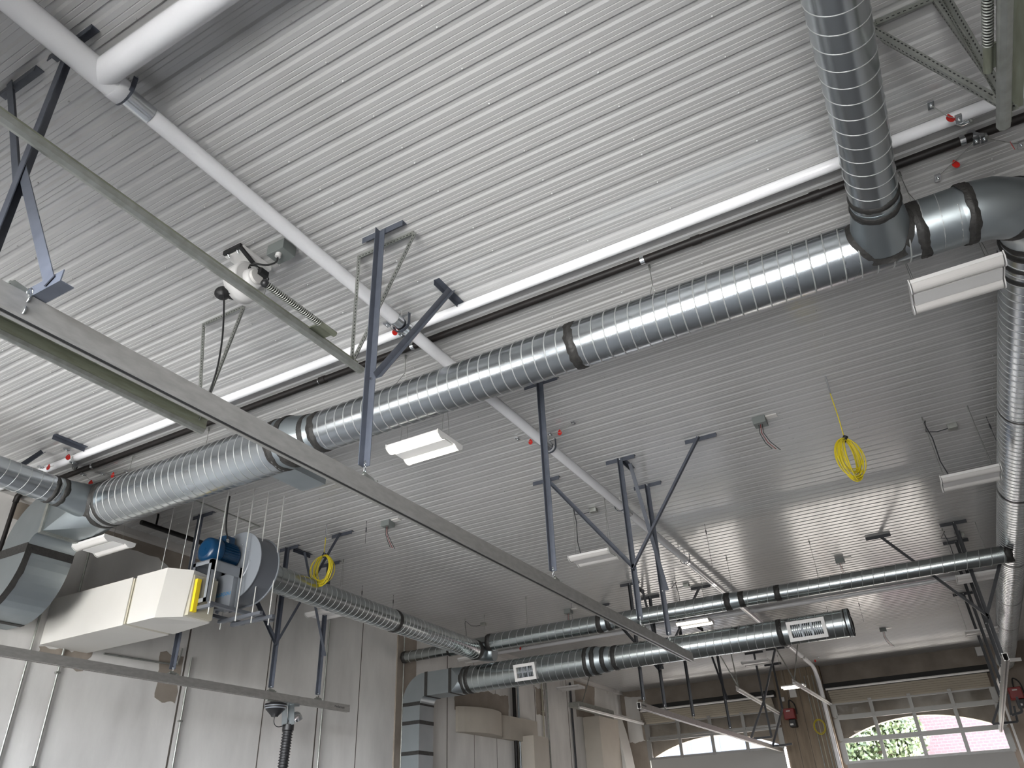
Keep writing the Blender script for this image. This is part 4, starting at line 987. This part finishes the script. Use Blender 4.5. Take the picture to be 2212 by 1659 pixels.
tagged_cable([(2010, 226, ZB), (2050, 253, 4.05), (2070, 256, 4.0)], [(2053, 256, 4.04, .4)], 'red tagged cable brace above the white pipe at the upper right')
tagged_cable([(2108, 303, 4.1), (2082, 330, 4.08), (2025, 383, 4.15)], [(2065, 355, 4.1, .3)], 'red tagged cable brace just above the right end of the big duct')
tagged_cable([(2125, 298, 4.1), (2180, 308, 4.1), (2205, 312, ZB)], [(2188, 315, 4.08, 1.2)], 'red tagged cable brace close to the right edge by the black pipe')
tagged_cable([(836, 700, 4.02), (850, 715, 4.03), (868, 722, 4.1)], [(853, 718, 4.02, .9)], 'red tagged cable brace on the white pipe behind the long dark post')
tagged_cable([(1118, 947, ZB), (1148, 955, 4.12), (1172, 962, 4.06)], [(1146, 955, 4.12, .2)], 'red tagged cable brace left of the white pipe beyond the big duct')
tagged_cable([(1188, 937, 4.1), (1210, 934, 4.12), (1238, 912, ZB)], [(1209, 935, 4.12, .2)], 'red tagged cable brace right of the white pipe beyond the big duct')
tagged_cable([(144, 970, ZB), (148, 985, 4.12), (158, 998, 4.08)], [(147, 988, 4.1, 1.2)], 'red tagged cable brace at left, upper of the two beside the black pipe')
tagged_cable([(88, 1008, 4.05), (104, 1009, 4.05), (125, 1004, ZB)], [(104, 1010, 4.04, .2)], 'red tagged cable brace over the left branch duct')
tagged_cable([(222, 1023, ZB), (243, 1026, 4.1), (275, 1019, ZB)], [(243, 1027, 4.1, .2)], 'red tagged cable brace above the left end of the big duct')
tagged_cable([(180, 1024, 4.1), (192, 1035, 4.08), (205, 1043, ZB)], [(196, 1044, 4.06, 1.3)], 'small red tagged cable brace edge-on just above the left taped joint')
tagged_cable([(1107, 1403, ZB), (1124, 1400, 4.1), (1136, 1396, ZB)], [(1124, 1401, 4.08, .2)], 'tiny red tagged cable brace under the thin duct')
tagged_cable([(1745, 1423, ZB), (1760, 1428, 4.1), (1768, 1420, ZB)], [(1761, 1428, 4.08, .2)], 'small red tag hanging near the header of the right far door')
# big bolts / anchor plates between the two pipes
for px, lb in (((2085, 268), 'zinc anchor bracket on the white pipe at the upper right'), ((2118, 300), 'zinc anchor bracket below the black pipe at the upper right'), ((160, 1014), 'shiny anchor bracket between the pipes at the left')):
    c = at(*px, z=4.1); t = thing('anchor_bracket', lb, 'bracket', tuple(c), 'anchor brackets beside the pipes')
    MB().tube([c+V(-.04, .02, .09), c+V(0, 0, .02), c+V(.03, -.02, 0)], [.04, .03, .018], 10).build('bracket_body', 'zinc', t)
    MB().tube([c+V(.03, -.02, .01), c+V(.035, -.025, -.03)], .011, 8).build('bolt', 'galvd', t)

# ================================================================== EXHAUST HOSE ON THE LEFT RAIL
hx = -8.72; c = at(600, 1540, x=hx); yh = c.y
t = thing('exhaust_hose', 'black ribbed exhaust hose with elbow hanging from the left rail', 'hose', (hx, yh, .6))
ha = at(622, 1575, x=hx-.02); hb = at(606, 1700, x=hx-.02); 
N_ = 60; pts = []; rs_ = []
for i in range(N_+1):
    p = Vector(ha).lerp(Vector(hb), i/N_); pts.append(V(hx-.02, ha.y-.03*(i/N_), p.z)); rs_.append(.082 if i % 3 == 0 else .064)
MB().tube(pts, rs_, 24).build('corrugated_hose', 'rubber', t)
MB().tube([pts[0]+V(0, 0, .06), pts[0]+V(0, 0, -.02)], .084, 24).build('hose_cuff', 'rubber', t)
e0 = V(hx-.02, ha.y, ha.z+.05)
MB().tube(smooth([e0, e0+V(0, .03, .07), e0+V(0, .10, .13), e0+V(0, .16, .14), e0+V(0, .2, .09)]), .062, 22).build('hose_elbow', 'zinc', t)
MB().box(hx-.05, hx+.05, ha.y-.10, ha.y+.12, 1.85, 1.885).build('trolley', 'galvf', t)
b = MB(); b.bar((hx+.05, ha.y-.06, 1.86), (hx+.06, ha.y-.02, e0.z+.0), .12, .006, up=(0, 1, 0)); b.bar((hx-.05, ha.y-.09, 1.86), (hx-.05, ha.y-.05, e0.z), .10, .006, up=(0, 1, 0)); b.build('side_bracket', 'galvf', t)
bl = thing('spring_balancer', 'black cone shaped spring balancer under the left rail beside the hose', 'balancer', (hx, yh-.1, 1.7))
bc = at(594, 1540, x=hx)
MB().tube([V(hx, bc.y, 1.86), V(hx, bc.y, 1.845), V(hx, bc.y, 1.80), V(hx, bc.y, 1.76), V(hx, bc.y, 1.68), V(hx, bc.y, 1.67)], [.10, .155, .16, .13, .05, .05], 32).build('drum', ['rubber'], bl)
MB().tube([V(hx, bc.y, 1.815), V(hx, bc.y, 1.775)], [.163, .145], 32, caps=False).build('drum_band', 'fan', bl)
MB().box(hx-.02, hx+.02, bc.y-.19, bc.y+.02, 1.865, 1.885).build('arm', 'galvd', bl)
tag(MB().tube(smooth([V(hx, bc.y, 1.68), V(hx, bc.y, 1.60), V(hx, bc.y+.05, 1.55), V(hx, bc.y+.14, 1.55), V(hx, ha.y-.05, 1.60), V(hx, ha.y, 1.66)]), .006, 6).build('hose_cord', 'rubber'), 'thin black cord looping from the balancer to the hose', 'cord')

# ================================================================== LEFT WALL SERVICES
def wconduit(y, z0, z1, r, label, mname='galvd', x=XL+.03, straps=()):
    o = MB(); o.tube([(x, y, z0), (x, y, z1)], r, 10)
    for s_ in straps: o.box(XL, x+r+.003, y-.03, y+.03, s_-.012, s_+.012)
    return tag(o.build('wall_conduit', mname), label, 'conduit', 'conduits on the left wall')
wconduit(5.64, FL, H, .014, 'thin conduit on the left wall, nearest the picture edge')
wconduit(6.07, FL, H, .014, 'thin conduit with bright coupling on the left wall below the curved duct', straps=(2.1, 1.0))
wconduit(8.10, FL, 2.6, .014, 'conduit on the left wall below the hanger behind the white box', straps=(1.7,))
wconduit(11.12, FL, H, .016, 'conduit on the left wall beside the hose')
wconduit(13.50, FL, H, .014, 'conduit on the brown wall pier', x=XL+.05)
wconduit(18.30, FL, 4.0, .05, 'dark pipe on the left wall behind the beige duct', 'black', x=XL+.07)
wconduit(18.55, FL, 4.0, .03, 'grey pipe on the left wall behind the beige duct', 'galvf', x=XL+.05)
wconduit(20.0, FL, 4.0, .02, 'rusty conduit on the left wall between the panels', 'wrapd', x=XL+.03, straps=(3.0,))
wconduit(20.3, FL, 4.0, .02, 'steel conduit on the left wall next to the rusty one', x=XL+.03)
wconduit(21.9, FL, 4.0, .03, 'dark conduit on the left wall before the beige enclosure', 'strutd', x=XL+.04)
hcn = [at(225, 1412, x=XL+.03), at(368, 1434, x=XL+.03)]
hcn += [hcn[1]+V(0, .12, .05), hcn[1]+V(0, .16, .25)]
tag(MB().tube(smooth(hcn), .014, 8).build('wall_conduit', 'galvd'), 'bent conduit running level on the left wall below the white box', 'conduit')
# beige branch duct box on the wall
t = thing('beige_wall_duct', 'beige rounded duct box on the left wall bending down to a boxed drop', 'duct', (-9.9, 17, 2.4))
bz0, bz1 = 2.14, 2.68
ya_, yb_, yc_ = 15.6, 17.55, 19.4
b = MB(); n = 16; plan = [(XL+.002, ya_)]
for i in range(n+1): a = PI*i/n; plan.append((XL+.06+.34*math.sin(a)**.7 if 0 < i < n else XL+.06, ya_+(yb_-ya_)*i/n))
plan += [(XL+.14, yb_+.35), (XL+.14, yc_), (XL+.002, yc_)]
b.prism([V(a, c_, bz0) for a, c_ in plan], (0, 0, bz1-bz0)); b.build('duct_box', 'beige', t)
MB().box(XL+.002, XL+.45, 18.55, 19.38, FL, bz0+.12).build('boxed_drop', 'beige', t)
# tall beige enclosure by the far door
t = thing('beige_enclosure', 'tall beige enclosure with curved front standing left of the far door', 'enclosure', (-9.8, 24, FL))
b = MB(); lp = [V(XL+.012, 22.6, FL)]+[V(XL+.75*math.sin(PI/2*i/8)+.0, 22.6+.5*(1-math.cos(PI/2*i/8)), FL) for i in range(1, 9)]+[V(XL+.75, 24.4, FL), V(XL+.012, 24.9, FL)]
b = MB(); b.box(XL+.012, XL+.55, 22.7, 24.2, FL, 3.1); b.build('enclosure_body', 'beige', t)
b = MB(); n = 14
for i in range(n):
    q0, q1 = i/n, (i+1)/n; z_0 = FL+(3.25-FL)*q0; z_1 = FL+(3.25-FL)*q1; f0_, f1_ = .75-.35*q0**4, .75-.35*q1**4
    b.prism([V(XL+.012, 24.2, z_0), V(XL+f0_, 24.2, z_0), V(XL+f1_, 24.2, z_1), V(XL+.012, 24.2, z_1)], (0, .75, 0))
b.build('curved_panel', 'wrap', t)

# ================================================================== FAR DOOR GEAR
def door_track(pa_, pb_, x, label, hang=None, curve=True):
    a = at(*pa_, x=x); c = at(*pb_, x=x)
    t = thing('far_door_track', label, 'door track', tuple(a), 'white tracks of the far doors')
    b = MB(); b.ell(a, c, .09, .006, (0, 0, 1), (1, 0, 0)); b.tube([a+V(.02, 0, -.02), c+V(.02, 0, -.02)], .03, 10); b.build('track_channel', 'white', t)
    if curve:
        q = smooth([c, c+V(0, .16, -.08), c+V(0, .28, -.35), V(c.x, c.y+.28, c.z-1.2), V(c.x, c.y+.28, FL)])
        MB().tube(q, .03, 8).build('track_bend', 'galvd', t)
    if hang:
        b = MB(); 
        for hp in hang: b.ell(at(hp[0], hp[1], z=H), a+(c-a)*.04+V(0, 0, .08), .03, .004, (1, 0, 0), (0, 1, 0))
        b.build('track_hanger', 'galvd', t)
door_track((1250, 1527), (1388, 1563), -9.27, 'pale track with grey cover at the left side of the left far door', hang=((1272, 1463),))
door_track((1590, 1489), (1700, 1552), -4.86, 'pale track at the right side of the left far door', hang=((1545, 1400), (1578, 1412)))
door_track((1712, 1474), (1796, 1524), -3.38, 'pale track at the left side of the right far door', hang=((1670, 1392), (1722, 1388)))
a = at(2167, 1430, y=21.9); t = thing('far_door_track', 'white track ending upright beside the right far door under the dark struts', 'door track', tuple(a), 'white tracks of the far doors')
q = smooth([a, V(1.11, 24.8, 3.05), V(1.10, 25.3, 2.95), V(1.10, 25.52, 2.62), V(1.10, 25.55, 2.1), V(1.10, 25.55, FL)], 5)
b = MB()
for i in range(len(q)-1): b.bar(q[i], q[i+1], .05, .09, up=(0, -.3, 1) if q[i].z > 2.9 else (0, -1, .2))
b.build('track_channel', 'white', t)
a = at(2168, 1427, y=21.9); c = at(2206, 1424, y=21.9)
tag(MB().bar(a, c, .07, .07).build('track_arm', 'white'), 'short white arm on top of the right door track', 'bracket')
MB_c = MB()
a = at(1256, 1526, x=-9.2); c = at(1330, 1546, x=-9.2); MB_c.box(-9.6, -9.25, a.y, c.y, a.z+.02, a.z+.14)
tag(MB_c.build('cable_drum_cover', 'galvd'), 'grey cover strip on the left far door track', 'cover')

def operator(px, py, y, label, right=False):
    c = at(px, py, y=y); t = thing('door_operator', label, 'door operator', tuple(c), 'red door operators')
    MB().box(c.x-.16, c.x+.16, y-.30, y, c.z-.12, c.z+.18).build('operator_housing', 'redbox', t, bevel=.02)
    MB().box(c.x-.06, c.x+.14, y-.26, y+.02, c.z-.34, c.z-.12).build('motor', 'rubber', t, bevel=.02)
    MB().box(c.x-.03, c.x+.06, y-.27, y-.255, c.z-.29, c.z-.24).build('data_plate', 'white', t)
    MB().box(c.x-.07, c.x+.05, y-.303, y-.300, c.z+.09, c.z+.12).build('name_plate', 'lens', t)
    MB().tube(smooth([(c.x+.0, y-.1, c.z+.18), (c.x+.05, y-.1, c.z+.42), (c.x+.18, y-.1, c.z+.30), (c.x+.2, y-.1, c.z+.02)]), .018, 8).build('flex_conduit', 'rubber', t)
operator(1709, 1546, YF-.24, 'red door operator on the concrete pier between the far doors')
operator(2195, 1502, YF-.1, 'dark red door operator partly hidden behind the right door track')
for px, py, w_, h_, lb in ((1713, 1497, .20, .26, 'white control box above the red operator on the pier'), (1692, 1511, .08, .12, 'small white box left of the red operator')):
    c = at(px, py, y=YF-.25); o = MB().box(c.x-w_/2, c.x+w_/2, YF-.31, YF-.22, c.z-h_/2, c.z+h_/2).build('control_box', 'white', bevel=.006); tag(o, lb, 'control box')
for px, py, lb in ((1723, 1442, 'white speaker box at the ceiling edge above the pier, left'), (1731, 1440, 'white speaker box at the ceiling edge above the pier, right'), (1678, 1447, 'white loudspeaker on the pier beside the black brace'), (2116, 1408, 'pale box on the header near the right cluster of struts')):
    c = at(px, py, y=YF-.05); o = MB().box(c.x-.09, c.x+.09, YF-.16, YF+.03, c.z-.12, c.z+.12).build('wall_box', 'white', bevel=.01); tag(o, lb, 'box')
# conduits on the pier
for i, (px, mname) in enumerate(((1728, 'galvd'), (1736, 'yellow'), (1745, 'galvd'), (1752, 'galvd'), (1760, 'galvd'))):
    c = at(px+18, 1500, y=YF-.24); o = MB().tube([(c.x, YF-.245, H-.25), (c.x, YF-.245, FL)], .014, 8).build('pier_conduit', 'wrapd' if i == 1 else 'galvd')
    tag(o, ['conduit on the concrete pier, leftmost of five', 'ochre conduit on the concrete pier, second from left', 'conduit on the concrete pier, middle one of five', 'conduit on the concrete pier, second from right', 'conduit on the concrete pier next to the white downpipe'][i], 'conduit')
c = at(1771, 1570, y=YF-.26); b = MB()
for k in range(5):
    r_ = .19+random.uniform(-.02, .02); b.tube([c+V(math.cos(q)*r_*.8, -.01*k, math.sin(q)*r_) for q in [2*PI*i/30 for i in range(30)]], .008, 6, closed=True)
tag(b.build('yellow_cord_coil', 'yellow'), 'yellow cord coil hung on the concrete pier', 'cord')
# trapeze frames near the far doors
def trapeze(pts, y, label, r=.03, tops=()):
    b = MB(); Q = [at(a, c, y=y) for a, c in pts]
    for i in range(len(Q)-1): b.bar(Q[i], Q[i+1], .05, .05, up=(0, 1, .01))
    for tx, ty in tops:
        p = at(tx, ty, z=H); b.bar((p.x-.25, p.y, H-.03), (p.x+.25, p.y, H-.03), .06, .05, up=(0, 0, 1)); b.bar((p.x, p.y, H-.03), Q[0], .05, .05, up=(0, 1, .01))
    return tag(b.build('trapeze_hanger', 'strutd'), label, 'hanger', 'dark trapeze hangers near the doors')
trapeze([(1650, 1515), (1622, 1596), (1667, 1592), (1650, 1515)], 22.3, 'dark triangular trapeze hanging before the left far door', tops=((1628, 1408), (1674, 1399)))
trapeze([(1690, 1530), (1669, 1612), (1711, 1607)], 24.0, 'dark trapeze hanger just left of the red door operator', tops=((1669, 1433),))
trapeze([(2160, 1514), (2144, 1564), (2198, 1559), (2190, 1525)], 23.4, 'dark trapeze frame right of the white upright track, lower one')
trapeze([(2178, 1500), (2185, 1545), (2208, 1538), (2196, 1505)], 22.0, 'dark trapeze frame right of the white upright track, upper one')

# ================================================================== OUTSIDE
b = MB().box(-1.8, 9, 38, 44, FL-1, 14)
tag(b.build('brick_building', 'brick'), 'red brick building seen through the right far door', 'building')
b = MB().box(-22, -9.8, 44, 50, FL-1, 9)
for i in range(8): b.box(-21.5+1.6*i, -21.3+1.6*i, 43.95, 44, FL-1, 9)
tag(b.build('pale_building', 'pale'), 'pale blue building seen through the left far door', 'building')
t = thing('street_tree', 'leafy green tree outside between the far doors and the brick building', 'tree', (-3.4, 36, FL-1))
MB().tube([(-3.4, 36, FL-1), (-3.3, 36, 1.5), (-3.1, 36, 4.5)], [.18, .13, .05], 10).tube([(-3.3, 36, 1.2), (-2.5, 36, 3.0), (-2.2, 35.8, 4.0)], [.09, .05, .02], 8).tube([(-3.35, 36, 1.0), (-4.5, 36.2, 2.6), (-5.0, 36, 3.4)], [.09, .05, .02], 8).build('trunk', 'bark', t)
b = MB()
for i in range(5200):
    cc = random.choice(((-3.2, 36, 3.2, 1.5), (-2.3, 35.8, 2.9, 1.0), (-4.3, 36.1, 2.4, 1.1), (-3.3, 36, 1.6, 1.0), (-2.7, 36, 4.2, 1.2)))
    q = V(random.gauss(0, 1), random.gauss(0, 1), random.gauss(0, 1)).normalized()*cc[3]*random.random()**.5
    p = V(cc[0], cc[1], cc[2])+q; u = V(random.gauss(0, 1), random.gauss(0, 1), random.gauss(0, 1)).normalized()*.11; v_ = u.orthogonal().normalized()*.07
    b.poly([p-u, p+v_, p+u, p-v_])
b.build('foliage', 'leaf', t)
